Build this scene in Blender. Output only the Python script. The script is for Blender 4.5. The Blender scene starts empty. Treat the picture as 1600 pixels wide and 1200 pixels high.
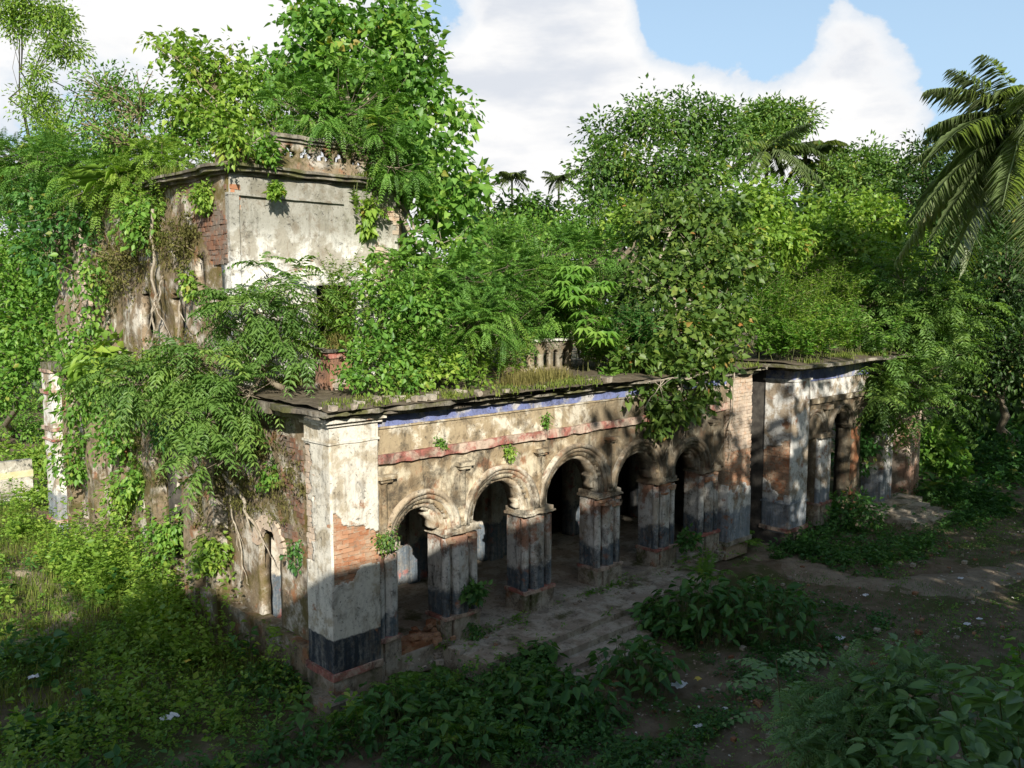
import bpy, math, random, zlib
import numpy as np
from mathutils import Vector
sc = bpy.context.scene
COL = sc.collection
PI = math.pi
# ------------------------------------------------------------------ camera, sky, sun, exposure
cam = bpy.data.cameras.new('camera'); cam_o = bpy.data.objects.new('camera', cam); COL.objects.link(cam_o)
cam_o.location = (-7.77,-12.75,7.20)
YAW, TILT = 0.8116, 0.09945
cam_o.rotation_euler = (PI/2 - TILT, 0, YAW - PI/2)
cam.sensor_width = 36; cam.lens = 30.2175; cam.clip_start = .1; cam.clip_end = 3000
sc.camera = cam_o
SUN_EL, SUN_AZ = math.radians(25.5), math.radians(33)      # azimuth from -Y towards -X
S = Vector((-math.sin(SUN_AZ)*math.cos(SUN_EL), -math.cos(SUN_AZ)*math.cos(SUN_EL), math.sin(SUN_EL)))
sun = bpy.data.lights.new('sun', 'SUN'); sun.energy = 5.0; sun.angle = math.radians(.55); sun.color = (1, .95, .85)
sun_o = bpy.data.objects.new('sun', sun); COL.objects.link(sun_o); sun_o.location = (-20, -40, 40)
sun_o.rotation_euler = S.to_track_quat('Z', 'Y').to_euler()
wd = bpy.data.worlds.new('World'); sc.world = wd; wd.use_nodes = True
vs = sc.view_settings; vs.view_transform = 'Standard'; vs.look = 'None'; vs.exposure = 0.60; vs.gamma = 1; vs.use_curve_mapping = False

class NT:
    """small helper to wire node trees"""
    def __init__(s, nt): s.nt = nt; nt.nodes.clear()
    def n(s, typ, ins=None, **kw):
        nd = s.nt.nodes.new(typ)
        for k, v in kw.items(): setattr(nd, k, v)
        for k, v in (ins or {}).items(): s.put(nd.inputs[k], v)
        return nd
    def put(s, sock, v):
        if isinstance(v, bpy.types.NodeSocket): s.nt.links.new(v, sock)
        elif isinstance(v, bpy.types.Node): s.nt.links.new(v.outputs[0], sock)
        else:
            if hasattr(sock.default_value, '__len__') and len(sock.default_value) == 4 and len(v) == 3: v = (*v, 1)
            sock.default_value = v
    def math(s, op, a, b=0.0, clamp=False): return s.n('ShaderNodeMath', {0: a, 1: b}, operation=op, use_clamp=clamp).outputs[0]
    def mix(s, f, a, b): return s.n('ShaderNodeMix', {0: f, 6: a, 7: b}, data_type='RGBA').outputs[2]
    def noise(s, vec, scale, detail=6, rough=.6, dist=0.0):
        return s.n('ShaderNodeTexNoise', {'Vector': vec, 'Scale': scale, 'Detail': detail, 'Roughness': rough, 'Distortion': dist}).outputs[0]
    def step(s, v, lo, hi): return s.n('ShaderNodeMapRange', {0: v, 1: lo, 2: hi}, interpolation_type='SMOOTHSTEP').outputs[0]
    def scale(s, vec, sx, sy, sz, off=(0, 0, 0)):
        return s.n('ShaderNodeMapping', {'Vector': vec, 'Scale': (sx, sy, sz), 'Location': off}).outputs[0]
    def ramp(s, f, stops):
        nd = s.n('ShaderNodeValToRGB', {0: f}); e = nd.color_ramp.elements
        while len(e) < len(stops): e.new(.5)
        for el, (p, c) in zip(e, stops): el.position = p; el.color = (*c, 1) if len(c) == 3 else c
        return nd.outputs[0]

w = NT(wd.node_tree)
tc = w.n('ShaderNodeTexCoord').outputs['Generated']
sky = w.n('ShaderNodeTexSky', sky_type='NISHITA', sun_disc=False, sun_elevation=SUN_EL, sun_rotation=math.atan2(S.x, S.y), altitude=20, air_density=1.0, dust_density=1.2, ozone_density=1.4)
sx = w.n('ShaderNodeSeparateXYZ', {0: tc})
el = sx.outputs[2]
# cumulus: fractal noise over the dome, denser towards the horizon
big = w.noise(w.scale(tc, 1, 1, 1.5, (3.1, .4, .3)), 1.6, 2, .5)
med = w.noise(w.scale(tc, 1, 1, 1.35, (.7, 2.2, 0)), 5.5, 12, .60, .2)
dens = w.math('ADD', w.math('MULTIPLY', big, 1.0), w.math('MULTIPLY', med, .62))
def bump(d, cosr0, cosr1, amt):
    dot = w.n('ShaderNodeVectorMath', {0: tc, 1: d}, operation='DOT_PRODUCT').outputs['Value']
    return w.math('MULTIPLY', w.step(dot, cosr0, cosr1), amt)
dens = w.math('ADD', dens, bump((0.706,0.682,0.189), .93, .998, .26))
dens = w.math('ADD', dens, bump((0.861,0.473,0.187), .955, .995, .16))
dens = w.math('ADD', dens, bump((0.308,0.934,0.184), .90, .995, .20))
dens = w.math('SUBTRACT', dens, bump((0.884,0.35,0.31), .940, .988, .34))
dens = w.math('SUBTRACT', dens, bump((0.792,0.533,0.297), .9895, .9992, .26))
dens = w.math('ADD', dens, bump((0.866,0.465,0.186), .985, .997, .24))
dens = w.math('SUBTRACT', dens, bump((0.572,0.76,0.308), .995, .9996, .16))
dens = w.math('SUBTRACT', dens, w.math('MULTIPLY', w.step(el, .5, .9), .10))
cmask = w.step(dens, .87, .905)
core = w.step(dens, .88, 1.0)
grey = w.noise(w.scale(tc, 1, 1, 3.2, (5, 1, .2)), 3.4, 6, .55)
shade = w.math('MULTIPLY', w.step(grey, .45, .62), w.step(dens, .93, 1.04))
ccol = w.mix(core, (8.6, 9.4, 10.4), (11.7, 11.6, 11.5))
ccol = w.mix(w.math('MULTIPLY', shade, .85), ccol, (8.0, 8.5, 9.4))
haze_f = w.math('MULTIPLY', w.step(el, .70, .15), .8)
skyc = w.mix(haze_f, w.n('ShaderNodeVectorMath', {0: sky.outputs[0], 1: (1.7, 1.7, 1.7)}, operation='MULTIPLY').outputs[0], (6.1, 8.7, 11.4))
bg = w.n('ShaderNodeBackground', {0: w.mix(cmask, skyc, ccol), 1: .058})
w.n('ShaderNodeOutputWorld', {0: bg.outputs[0]})

# ------------------------------------------------------------------ helpers
def h01(i, j, k, seed):
    n = (i*374761393 + j*668265263 + k*2147483647 + seed*1274126177) & 0xffffffff
    n = ((n ^ (n >> 13))*1274126177) & 0xffffffff
    return ((n ^ (n >> 16)) & 0xffffff)/float(0xffffff)
def vn(P, sc_, seed=0):
    """value noise in 0..1 at points P (n,3)"""
    P = np.asarray(P, float)*sc_ + 1000.0
    I = np.floor(P).astype(np.int64); f = P - I; f = f*f*(3 - 2*f)
    r = 0
    for a in (0, 1):
        for b in (0, 1):
            for c in (0, 1):
                wgt = (f[:, 0] if a else 1-f[:, 0])*(f[:, 1] if b else 1-f[:, 1])*(f[:, 2] if c else 1-f[:, 2])
                r = r + wgt*h01(I[:, 0]+a, I[:, 1]+b, I[:, 2]+c, seed)
    return r
def fbm(P, sc_, seed=0, oct=3):
    P = np.asarray(P, float); r = 0; a = .5
    for o in range(oct): r = r + a*vn(P, sc_*2**o, seed+o*7); a *= .5
    return r/(1-.5**oct)
def unit(v): return v/np.maximum(np.linalg.norm(v, axis=-1, keepdims=True), 1e-9)
WLOC = {}
def reg(o, name, loc, parent, label=None, cat=None, group=None, kind=None):
    COL.objects.link(o); WLOC[o.name] = np.array(loc, float)
    if parent is not None: o.parent = parent; o.location = Vector(np.array(loc, float) - WLOC[parent.name])
    else: o.location = loc
    for k, v in (('label', label), ('category', cat), ('group', group), ('kind', kind)):
        if v: o[k] = v
    return o
def empty(name, loc, label, cat, group=None):
    return reg(bpy.data.objects.new(name, None), name, loc, None, label, cat, group)
class G:
    """collects geometry; obj() links it as one mesh object"""
    def __init__(s): s.V = []; s.F = []; s.A = []; s.n = 0
    def add(s, V, F, a=None):
        V = np.asarray(V, float).reshape(-1, 3); F = np.asarray(F, np.int64)
        s.V.append(V); s.F.append(F + s.n); s.A.append(np.zeros(len(F)) if a is None else np.asarray(a, float)*np.ones(len(F))); s.n += len(V)
    def patch(s, O, U, W_, nu, nv):
        O, U, W_ = (np.array(q, float) for q in (O, U, W_))
        a, b = np.meshgrid(np.linspace(0, 1, nu+1), np.linspace(0, 1, nv+1), indexing='ij')
        V = O + a.reshape(-1, 1)*U + b.reshape(-1, 1)*W_
        i, j = np.meshgrid(np.arange(nu), np.arange(nv), indexing='ij'); k = (i*(nv+1)+j).reshape(-1)
        s.add(V, np.stack([k, k+nv+1, k+nv+2, k+1], 1))
    def box(s, x0, x1, y0, y1, z0, z1, d=None):
        d = d or 99
        q = lambda l: max(1, int(round(l/d)))
        X, Y, Z = x1-x0, y1-y0, z1-z0; a, b, c = q(X), q(Y), q(Z)
        s.patch((x0, y0, z0), (X, 0, 0), (0, 0, Z), a, c); s.patch((x1, y1, z0), (-X, 0, 0), (0, 0, Z), a, c)
        s.patch((x0, y1, z0), (0, -Y, 0), (0, 0, Z), b, c); s.patch((x1, y0, z0), (0, Y, 0), (0, 0, Z), b, c)
        s.patch((x0, y0, z1), (X, 0, 0), (0, Y, 0), a, b); s.patch((x0, y1, z0), (X, 0, 0), (0, -Y, 0), a, b)
    def sheet(s, O, U, W_, step, thick, mask, back=True):
        """grid sheet on plane O + u*U + v*W_ (U, W_ full extents); cells where mask(u,v in metres) stay; thick goes inward (-U x W_)"""
        O, U, W_ = (np.array(q, float) for q in (O, U, W_)); lu, lv = np.linalg.norm(U), np.linalg.norm(W_)
        nu, nv = max(1, int(round(lu/step))), max(1, int(round(lv/step)))
        uc, vc = np.meshgrid((np.arange(nu)+.5)*lu/nu, (np.arange(nv)+.5)*lv/nv, indexing='ij')
        M = mask(uc, vc) if mask else np.ones_like(uc, bool)
        nrm = np.cross(U, W_); nrm = nrm/np.linalg.norm(nrm)
        a, b = np.meshgrid(np.linspace(0, 1, nu+1), np.linspace(0, 1, nv+1), indexing='ij')
        Vf = O + a.reshape(-1, 1)*U + b.reshape(-1, 1)*W_
        m = len(Vf); V = np.vstack([Vf, Vf - nrm*thick])
        i, j = np.nonzero(M); k = i*(nv+1)+j
        F = [np.stack([k, k+nv+1, k+nv+2, k+1], 1)]
        if thick > .1: F.append(np.stack([k+1, k+nv+2, k+nv+1, k], 1)+m)
        Mp = np.pad(M, 1)
        for di, dj, p, q in ((-1, 0, 0, 1), (1, 0, nv+2, nv+1), (0, -1, nv+1, 0), (0, 1, 1, nv+2)):
            e = ~Mp[i+1+di, j+1+dj]; kk = k[e]
            F.append(np.stack([kk+p, kk+q, kk+q+m, kk+p+m], 1))
        F = np.vstack(F); use, inv = np.unique(F, return_inverse=True)
        s.add(V[use], inv.reshape(F.shape))
    def ring(s, cx, zc, r0, r1, y0, y1, a0=0., a1=PI, n=26, leg=0.0):
        """half-round moulding in the xz plane, front at y0, back at y1; leg = straight drop below the springing"""
        t = np.linspace(a0, a1, n+1); P = []
        pts = [(np.cos(x), np.sin(x), 0.) for x in t]
        if leg: pts = [(1., 0., -leg)] + pts + [(-1., 0., -leg)]
        for c, sn, dz in pts:
            for r, y in ((r0, y0), (r1, y0), (r1, y1), (r0, y1)): P.append((cx+r*c, y, zc+r*sn+dz))
        m = len(pts); F = []
        for i in range(m-1):
            for q in range(4): F.append((4*i+q, 4*i+(q+1) % 4, 4*i+4+(q+1) % 4, 4*i+4+q))
        F += [(0, 3, 2, 1), (4*m-4, 4*m-3, 4*m-2, 4*m-1)]
        s.add(P, F)
    def lathe(s, cx, cy, prof, n=12, a=None):
        t = np.linspace(0, 2*PI, n, endpoint=False)
        V = np.array([[(cx+r*math.cos(q), cy+r*math.sin(q), z) for q in t] for r, z in prof]).reshape(-1, 3)
        F = [(i*n+j, i*n+(j+1) % n, (i+1)*n+(j+1) % n, (i+1)*n+j) for i in range(len(prof)-1) for j in range(n)]
        s.add(V, F, a)
    def tube(s, pts, rad, n=6, a=None):
        pts = np.asarray(pts, float); rad = np.asarray(rad, float)*np.ones(len(pts)); m = len(pts)
        T = unit(np.gradient(pts, axis=0)); ref = np.where(np.abs(T[:, 2:3]) > .9, np.array([[1., 0, 0]]), np.array([[0, 0, 1.]]))
        A = unit(np.cross(T, ref)); B = np.cross(T, A)
        q = np.linspace(0, 2*PI, n, endpoint=False)
        V = pts[:, None] + rad[:, None, None]*(A[:, None]*np.cos(q)[None, :, None] + B[:, None]*np.sin(q)[None, :, None])
        F = [(i*n+j, i*n+(j+1) % n, (i+1)*n+(j+1) % n, (i+1)*n+j) for i in range(m-1) for j in range(n)]
        s.add(V.reshape(-1, 3), F, a)
    def displace(s, amp, scale, seed=0, oct=2):
        for i, V in enumerate(s.V):
            D = np.stack([fbm(V, scale, seed+31*q, oct)-.5 for q in range(3)], 1); s.V[i] = V + 2*amp*D
        return s
    def obj(s, name, mat, parent=None, loc=None, smooth=False, **kw):
        loc = np.array(loc if loc is not None else (WLOC[parent.name] if parent is not None else (0, 0, 0)), float)
        V = np.vstack(s.V) - loc
        me = bpy.data.meshes.new(name); me.vertices.add(len(V)); me.vertices.foreach_set('co', V.astype(np.float32).ravel())
        tot = np.concatenate([np.full(len(F), F.shape[1]) for F in s.F]); idx = np.concatenate([F.ravel() for F in s.F])
        me.loops.add(len(idx)); me.loops.foreach_set('vertex_index', idx.astype(np.int32))
        me.polygons.add(len(tot)); me.polygons.foreach_set('loop_start', (np.cumsum(tot)-tot).astype(np.int32))
        if smooth: me.polygons.foreach_set('use_smooth', np.ones(len(tot), bool))
        at = me.attributes.new('lv', 'FLOAT', 'FACE'); at.data.foreach_set('value', np.concatenate(s.A).astype(np.float32))
        me.update(calc_edges=True)
        if mat: me.materials.append(mat)
        return reg(bpy.data.objects.new(name, me), name, loc, parent, **kw)

# ------------------------------------------------------------------ materials
def newmat(name):
    m = bpy.data.materials.new(name); m.use_nodes = True; return m, NT(m.node_tree)
def finish(t, col, rough, bumpv=None, bstr=.4, bdist=.02, spec=.3):
    b = t.n('ShaderNodeBsdfPrincipled', {'Base Color': col, 'Roughness': rough, 'Specular IOR Level': spec})
    if bumpv is not None: t.put(b.inputs['Normal'], t.n('ShaderNodeBump', {'Height': bumpv, 'Strength': bstr, 'Distance': bdist}).outputs[0])
    t.n('ShaderNodeOutputMaterial', {0: b.outputs[0]})
def masonry(name, base, light, dark=(.035, .032, .028), rust=(.30, .13, .06), moss=(.07, .075, .025), lo=.42, stain=.6, streak=.5, rustamt=0., mossamt=0., dado=None, lightlo=.5, seed=0., xgrad=None, ztop=None, speck=.6, grime=.45, zrust=None):
    """lime plaster with old wash, black algae, streaks, rust and moss; dado = (z, colour) painted skirting"""
    m, t = newmat(name); P = t.n('ShaderNodeNewGeometry').outputs['Position']; P = t.scale(P, 1, 1, 1, (seed, seed*.7, 0))
    Z = t.n('ShaderNodeSeparateXYZ', {0: t.n('ShaderNodeNewGeometry').outputs['Position']}).outputs[2]
    n1 = t.noise(P, 1.7, 8, .65, .3); n2 = t.noise(t.scale(P, 1, 1, .8, (9, 3, 1)), 2.6, 11, .72, .5)
    n3 = t.noise(t.scale(P, 7, 7, .7), 1.0, 7, .65); n4 = t.noise(t.scale(P, 1, 1, 1, (4, 8, 2)), 2.1, 9, .68)
    fine = t.noise(P, 38, 6, .7); mid = t.noise(P, 11, 8, .7)
    col = t.mix(t.step(n1, lightlo-.06, lightlo+.06), base, light)
    if dado:
        dz = t.math('ADD', Z, t.math('ADD', t.math('MULTIPLY', t.math('SUBTRACT', n3, .5), dado[2]), t.math('MULTIPLY', t.math('SUBTRACT', n1, .5), 1.1 if dado[2] > .2 else .0)))
        dm = t.math('MULTIPLY', t.step(dz, dado[0]+dado[3], dado[0]-dado[3]), t.math('ADD', t.math('MULTIPLY', t.step(t.math('ADD', t.math('MULTIPLY', n3, .6), t.math('MULTIPLY', mid, .4)), .34, .56), dado[4]), 1-dado[4])); col = t.mix(dm, col, dado[1])
    if zrust: n4 = t.math('ADD', n4, t.math('MULTIPLY', t.step(Z, zrust[0], zrust[1]), zrust[2]))
    if rustamt: col = t.mix(t.math('MULTIPLY', t.step(n4, .66-.25*rustamt, .74-.2*rustamt), .85), col, rust)
    col = t.mix(t.math('MULTIPLY', t.step(n3, .52, .74), streak), col, dark)
    col = t.mix(t.math('MULTIPLY', t.step(n2, lo, lo+.24), stain), col, dark)
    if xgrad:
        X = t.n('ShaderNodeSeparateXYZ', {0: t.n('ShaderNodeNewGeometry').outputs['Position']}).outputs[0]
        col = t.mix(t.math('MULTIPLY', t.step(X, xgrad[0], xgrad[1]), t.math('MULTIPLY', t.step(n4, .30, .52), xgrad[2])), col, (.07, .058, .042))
    if ztop: col = t.mix(t.math('MULTIPLY', t.step(t.math('ADD', Z, t.math('MULTIPLY', n1, 1.2)), ztop[0], ztop[1]), ztop[2]), col, (.20, .19, .15))
    gr = t.noise(t.scale(P, 1, 1, .6, (2, 5, 7)), 4.6, 9, .7, .8); col = t.mix(t.math('MULTIPLY', t.step(gr, .50, .66), grime), col, (.15, .105, .06))
    sp = t.noise(P, 19, 3, .5, .6); col = t.mix(t.math('MULTIPLY', t.math('MULTIPLY', t.step(sp, .60, .66), t.step(n2, .38, .55)), speck), col, dark)
    if mossamt: col = t.mix(t.math('MULTIPLY', t.step(t.noise(t.scale(P, 1, 1, 1, (1, 1, 6)), 1.3, 9, .7), .62-.3*mossamt, .74-.25*mossamt), .9), col, moss)
    col = t.mix(t.math('MULTIPLY', t.step(fine, .55, .75), .35), col, t.mix(.5, dark, base))
    h = t.math('ADD', t.math('MULTIPLY', mid, .7), t.math('ADD', t.math('MULTIPLY', fine, .35), t.math('MULTIPLY', n2, .6)))
    finish(t, col, .92, h, .75, .035, .15); return m
def brickmat(name, c0, c1, wash, washamt, dark=(.05, .035, .03)):
    m, t = newmat(name); P = t.n('ShaderNodeNewGeometry').outputs['Position']; R = t.n('ShaderNodeObjectInfo').outputs['Random']
    n = t.noise(P, 9, 8, .7); f = t.noise(P, 45, 5, .7); b = t.noise(P, 1.6, 8, .65)
    col = t.mix(R, c0, c1); col = t.mix(t.math('MULTIPLY', t.step(t.math('ADD', t.math('MULTIPLY', n, .5), t.math('MULTIPLY', b, .5)), .58-.3*washamt, .66-.2*washamt), .8), col, wash)
    col = t.mix(t.math('MULTIPLY', t.step(n, .5, .75), .55), col, dark)
    finish(t, col, .95, t.math('ADD', n, t.math('MULTIPLY', f, .5)), .6, .015, .1); return m
def leafmat(name, c0, c1, c2, yel=(.30, .24, .05), trans=.34, rough=.46, spec=.4):
    m, t = newmat(name); A = t.n('ShaderNodeAttribute', attribute_name='lv').outputs['Fac']
    P = t.n('ShaderNodeNewGeometry').outputs['Position']
    A = t.math('ADD', t.math('MULTIPLY', A, .8), t.math('MULTIPLY', t.noise(P, 1.1, 3, .5), .2))
    col = t.ramp(A, ((0, c0), (.5, c1), (.86, c2), (.93, yel)))
    b = t.n('ShaderNodeBsdfPrincipled', {'Base Color': col, 'Roughness': rough, 'Specular IOR Level': spec})
    tr = t.n('ShaderNodeBsdfTranslucent', {0: t.n('ShaderNodeMix', {0: 1.0, 6: col, 7: (1.25, 1.35, .45, 1)}, data_type='RGBA', blend_type='MULTIPLY').outputs[2]})
    t.n('ShaderNodeOutputMaterial', {0: t.n('ShaderNodeMixShader', {0: trans, 1: b.outputs[0], 2: tr.outputs[0]}).outputs[0]}); return m
def plain(name, c0, c1, scale=6, rough=.9, bstr=.5, zs=1.):
    m, t = newmat(name); P = t.scale(t.n('ShaderNodeNewGeometry').outputs['Position'], 1, 1, zs)
    n = t.noise(P, scale, 8, .7); finish(t, t.mix(t.step(n, .35, .65), c0, c1), rough, n, bstr, .02, .2); return m
M = {}
M['pier'] = masonry('pier_plaster', (.44, .38, .28), (.66, .62, .53), lo=.50, stain=.7, streak=.50, rustamt=.18, dado=(1.19, (.030, .040, .052), .12, .018, .35), lightlo=.45)
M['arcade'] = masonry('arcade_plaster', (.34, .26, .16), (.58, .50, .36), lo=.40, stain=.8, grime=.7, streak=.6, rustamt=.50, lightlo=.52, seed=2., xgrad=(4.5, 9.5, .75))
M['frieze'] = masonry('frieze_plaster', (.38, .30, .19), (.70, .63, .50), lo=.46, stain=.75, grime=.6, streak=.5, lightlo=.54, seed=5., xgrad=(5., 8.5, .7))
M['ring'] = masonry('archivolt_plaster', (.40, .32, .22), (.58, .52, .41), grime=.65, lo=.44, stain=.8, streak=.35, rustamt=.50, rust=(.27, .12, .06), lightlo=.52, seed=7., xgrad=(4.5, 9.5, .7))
M['column'] = masonry('column_wash', (.42, .37, .30), (.62, .59, .53), lo=.47, stain=.85, streak=.8, rustamt=.40, rust=(.30, .13, .07), zrust=(1.7, 2.5, .14), dado=(1.42, (.085, .11, .13), .34, .09, .55), lightlo=.48, seed=3.)
M['inner'] = masonry('inner_plaster', (.48, .40, .30), (.62, .57, .48), lo=.52, stain=.6, streak=.5, rustamt=.4, rust=(.45, .16, .13), dado=(1.45, (.12, .15, .18), .3, .06, .5), seed=11.)
M['red'] = masonry('red_band_wash', (.37, .14, .11), (.52, .40, .31), lo=.45, stain=.75, streak=.5, lightlo=.50, seed=1.)
M['blue'] = masonry('blue_band_wash', (.17, .20, .38), (.46, .44, .42), lo=.46, stain=.6, streak=.6, lightlo=.54, grime=.25, seed=4.)
M['cornice'] = masonry('cornice_stone', (.16, .14, .11), (.34, .31, .25), lo=.42, stain=.85, streak=.3, mossamt=.5, moss=(.10, .10, .035), seed=6.)
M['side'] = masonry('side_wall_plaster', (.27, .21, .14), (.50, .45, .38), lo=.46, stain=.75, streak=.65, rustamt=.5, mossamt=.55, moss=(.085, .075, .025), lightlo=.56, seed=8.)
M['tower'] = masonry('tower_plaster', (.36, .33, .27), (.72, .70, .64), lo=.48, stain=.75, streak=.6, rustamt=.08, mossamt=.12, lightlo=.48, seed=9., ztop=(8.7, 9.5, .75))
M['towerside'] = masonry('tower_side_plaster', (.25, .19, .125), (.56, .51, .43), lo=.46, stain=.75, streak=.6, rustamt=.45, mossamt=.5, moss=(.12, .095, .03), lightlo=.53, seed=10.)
M['wing'] = masonry('wing_plaster', (.36, .29, .21), (.68, .66, .61), lo=.52, stain=.8, streak=.6, rustamt=.35, lightlo=.48, dado=(1.35, (.22, .25, .28), .25, .08, .5), seed=12.)
M['pinkcol'] = masonry('pink_column_wash', (.40, .25, .18), (.52, .42, .34), lo=.54, stain=.7, streak=.8, rustamt=.4, seed=13.)
M['plinth'] = masonry('plinth_plaster', (.27, .22, .16), (.42, .37, .30), lo=.46, stain=.8, streak=.6, rustamt=.35, mossamt=.3, seed=14.)
M['step'] = masonry('step_stone', (.31, .26, .20), (.44, .39, .31), lo=.5, stain=.6, streak=.1, mossamt=.3, seed=15.)
M['rawbrick'] = masonry('raw_brick_rubble', (.30, .13, .065), (.42, .24, .14), lo=.46, stain=.7, streak=.3, seed=16.)
M['oldwall'] = masonry('old_wall', (.42, .39, .32), (.60, .57, .49), lo=.5, stain=.6, streak=.5, mossamt=.2, seed=18.)
M['mortar'] = plain('mortar', (.24, .17, .11), (.38, .30, .22), 14)
M['brick'] = brickmat('orange_brick', (.37, .165, .085), (.45, .26, .16), (.50, .40, .29), .42)
M['paledbrick'] = brickmat('washed_brick', (.40, .22, .13), (.46, .33, .22), (.52, .44, .35), .75)
M['darkbrick'] = brickmat('dark_brick', (.16, .08, .05), (.26, .14, .09), (.20, .18, .15), .5)
M['shade_dark'] = plain('shade_dark_plaster', (.05, .045, .04), (.11, .10, .085), 3)  # near-black tone: the shade of rooms and gap is put into the colour
M['soil'] = plain('roof_soil', (.09, .07, .045), (.16, .13, .09), 5)
M['bark'] = plain('bark', (.14, .11, .075), (.26, .22, .16), 12, zs=.3)
M['palebark'] = plain('pale_root_bark', (.22, .18, .13), (.42, .37, .29), 14, zs=.5)
M['twig'] = plain('twig', (.16, .13, .08), (.28, .23, .14), 10)
M['stem'] = plain('green_stem', (.10, .13, .04), (.18, .19, .07), 10, .7)
M['paper'] = plain('litter_plastic', (.70, .70, .70), (.80, .80, .80), 8, .5, .2)
M['yellowlitter'] = plain('yellow_litter', (.60, .45, .06), (.70, .55, .12), 8, .5, .2)
M['concrete'] = plain('concrete', (.48, .45, .38), (.60, .57, .50), 3)
M['yellowpaint'] = plain('yellow_paint', (.50, .44, .24), (.58, .54, .38), 3)
M['render'] = plain('grey_render', (.36, .34, .31), (.46, .44, .40), 2)
lm = lambda n, a, b, c, **k: M.__setitem__(n, leafmat('leaf_'+n, a, b, c, **k))
lm('heart', (0.056, 0.148, 0.028), (0.147, 0.302, 0.049), (0.306, 0.460, 0.084), trans=.4)
lm('neem', (0.062, 0.141, 0.034), (0.141, 0.254, 0.052), (0.282, 0.395, 0.085), trans=.4)
lm('feather', (0.056, 0.148, 0.028), (0.134, 0.275, 0.045), (0.254, 0.402, 0.070), trans=.4)
lm('lime', (0.095, 0.194, 0.031), (0.202, 0.336, 0.045), (0.357, 0.460, 0.077), trans=.4)
lm('weed', (0.064, 0.168, 0.028), (0.147, 0.302, 0.045), (0.293, 0.443, 0.077), trans=.4)
lm('dark', (0.040, 0.101, 0.023), (0.098, 0.193, 0.036), (0.210, 0.322, 0.056), trans=.38)
lm('deep', (0.024, 0.059, 0.015), (0.049, 0.105, 0.023), (0.103, 0.177, 0.040))
lm('ficus', (0.044, 0.099, 0.022), (0.104, 0.180, 0.032), (0.220, 0.291, 0.059), yel=(0.440, 0.186, 0.063), trans=.38)
lm('palm', (.17, .23, .10), (.28, .35, .165), (.42, .48, .27), yel=(.42, .36, .19), rough=.30, spec=.5, trans=.5)
lm('farpalm', (0.052, 0.087, 0.027), (0.097, 0.139, 0.041), (0.181, 0.221, 0.063))
lm('fore', (.085, .18, .055), (.15, .27, .085), (.25, .38, .13), yel=(.36, .34, .10), rough=.40)
lm('bush', (0.029, 0.101, 0.025), (0.063, 0.172, 0.036), (0.135, 0.273, 0.059))
lm('grass', (.07, .11, .02), (.15, .20, .035), (.26, .28, .07), yel=(.32, .24, .10), trans=.3, rough=.7, spec=.2)
lm('drygrass', (.10, .10, .03), (.20, .18, .055), (.32, .27, .10), trans=.3, rough=.8, spec=.15)
lm('moss', (.075, .075, .022), (.125, .125, .038), (.19, .18, .06), trans=.25, rough=.9, spec=.1)

# ------------------------------------------------------------------ ground
def np3(x, y, z=0.): return np.stack([x, y, z*np.ones_like(x)], -1).reshape(-1, 3)
gm, t = newmat('earth'); P = t.n('ShaderNodeNewGeometry').outputs['Position']
a = t.noise(P, .55, 8, .62, .4); b = t.noise(P, 2.3, 8, .7); c = t.noise(P, 14, 8, .72)
col = t.mix(t.step(b, .35, .65), (.135, .098, .060), (.21, .165, .112)); col = t.mix(t.step(a, .50, .60), col, (.095, .10, .038))
col = t.mix(t.math('MULTIPLY', t.step(c, .55, .72), .6), col, (.045, .035, .024))
finish(t, col, .95, t.math('ADD', b, t.math('MULTIPLY', c, .6)), .9, .05, .15); M['earth'] = gm
pm, t = newmat('trodden_mud'); P = t.n('ShaderNodeNewGeometry').outputs['Position']
b = t.noise(P, 1.7, 8, .68); c = t.noise(P, 11, 9, .72)
col = t.mix(t.step(b, .38, .62), (.22, .17, .118), (.31, .255, .185)); col = t.mix(t.math('MULTIPLY', t.step(c, .52, .7), .6), col, (.08, .062, .045))
finish(t, col, .93, t.math('ADD', b, c), .8, .04, .2); M['mud'] = pm
g = G(); g.patch((-12, -22, 0), (46, 0, 0), (0, 52, 0), 170, 190); V = g.V[0]
edge = np.minimum.reduce([V[:, 0]+12, 34-V[:, 0], V[:, 1]+22, 30-V[:, 1]]); V[:, 2] += ((fbm(V, .8, 3)-.5)*.20 + (fbm(V, 2.6, 13)-.5)*.09)*np.clip(edge/3, 0, 1)
V[:, 2] -= .06
for q in ((-400, -12, -400, 400), (34, 400, -400, 400), (-12, 34, -400, -22), (-12, 34, 30, 400)): g.patch((q[0], q[2], -.06), (q[1]-q[0], 0, 0), (0, q[3]-q[2], 0), 1, 1)
g.obj('ground', M['earth'], kind='structure', label='bare earth ground with patchy grass around the ruin', smooth=True)
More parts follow.
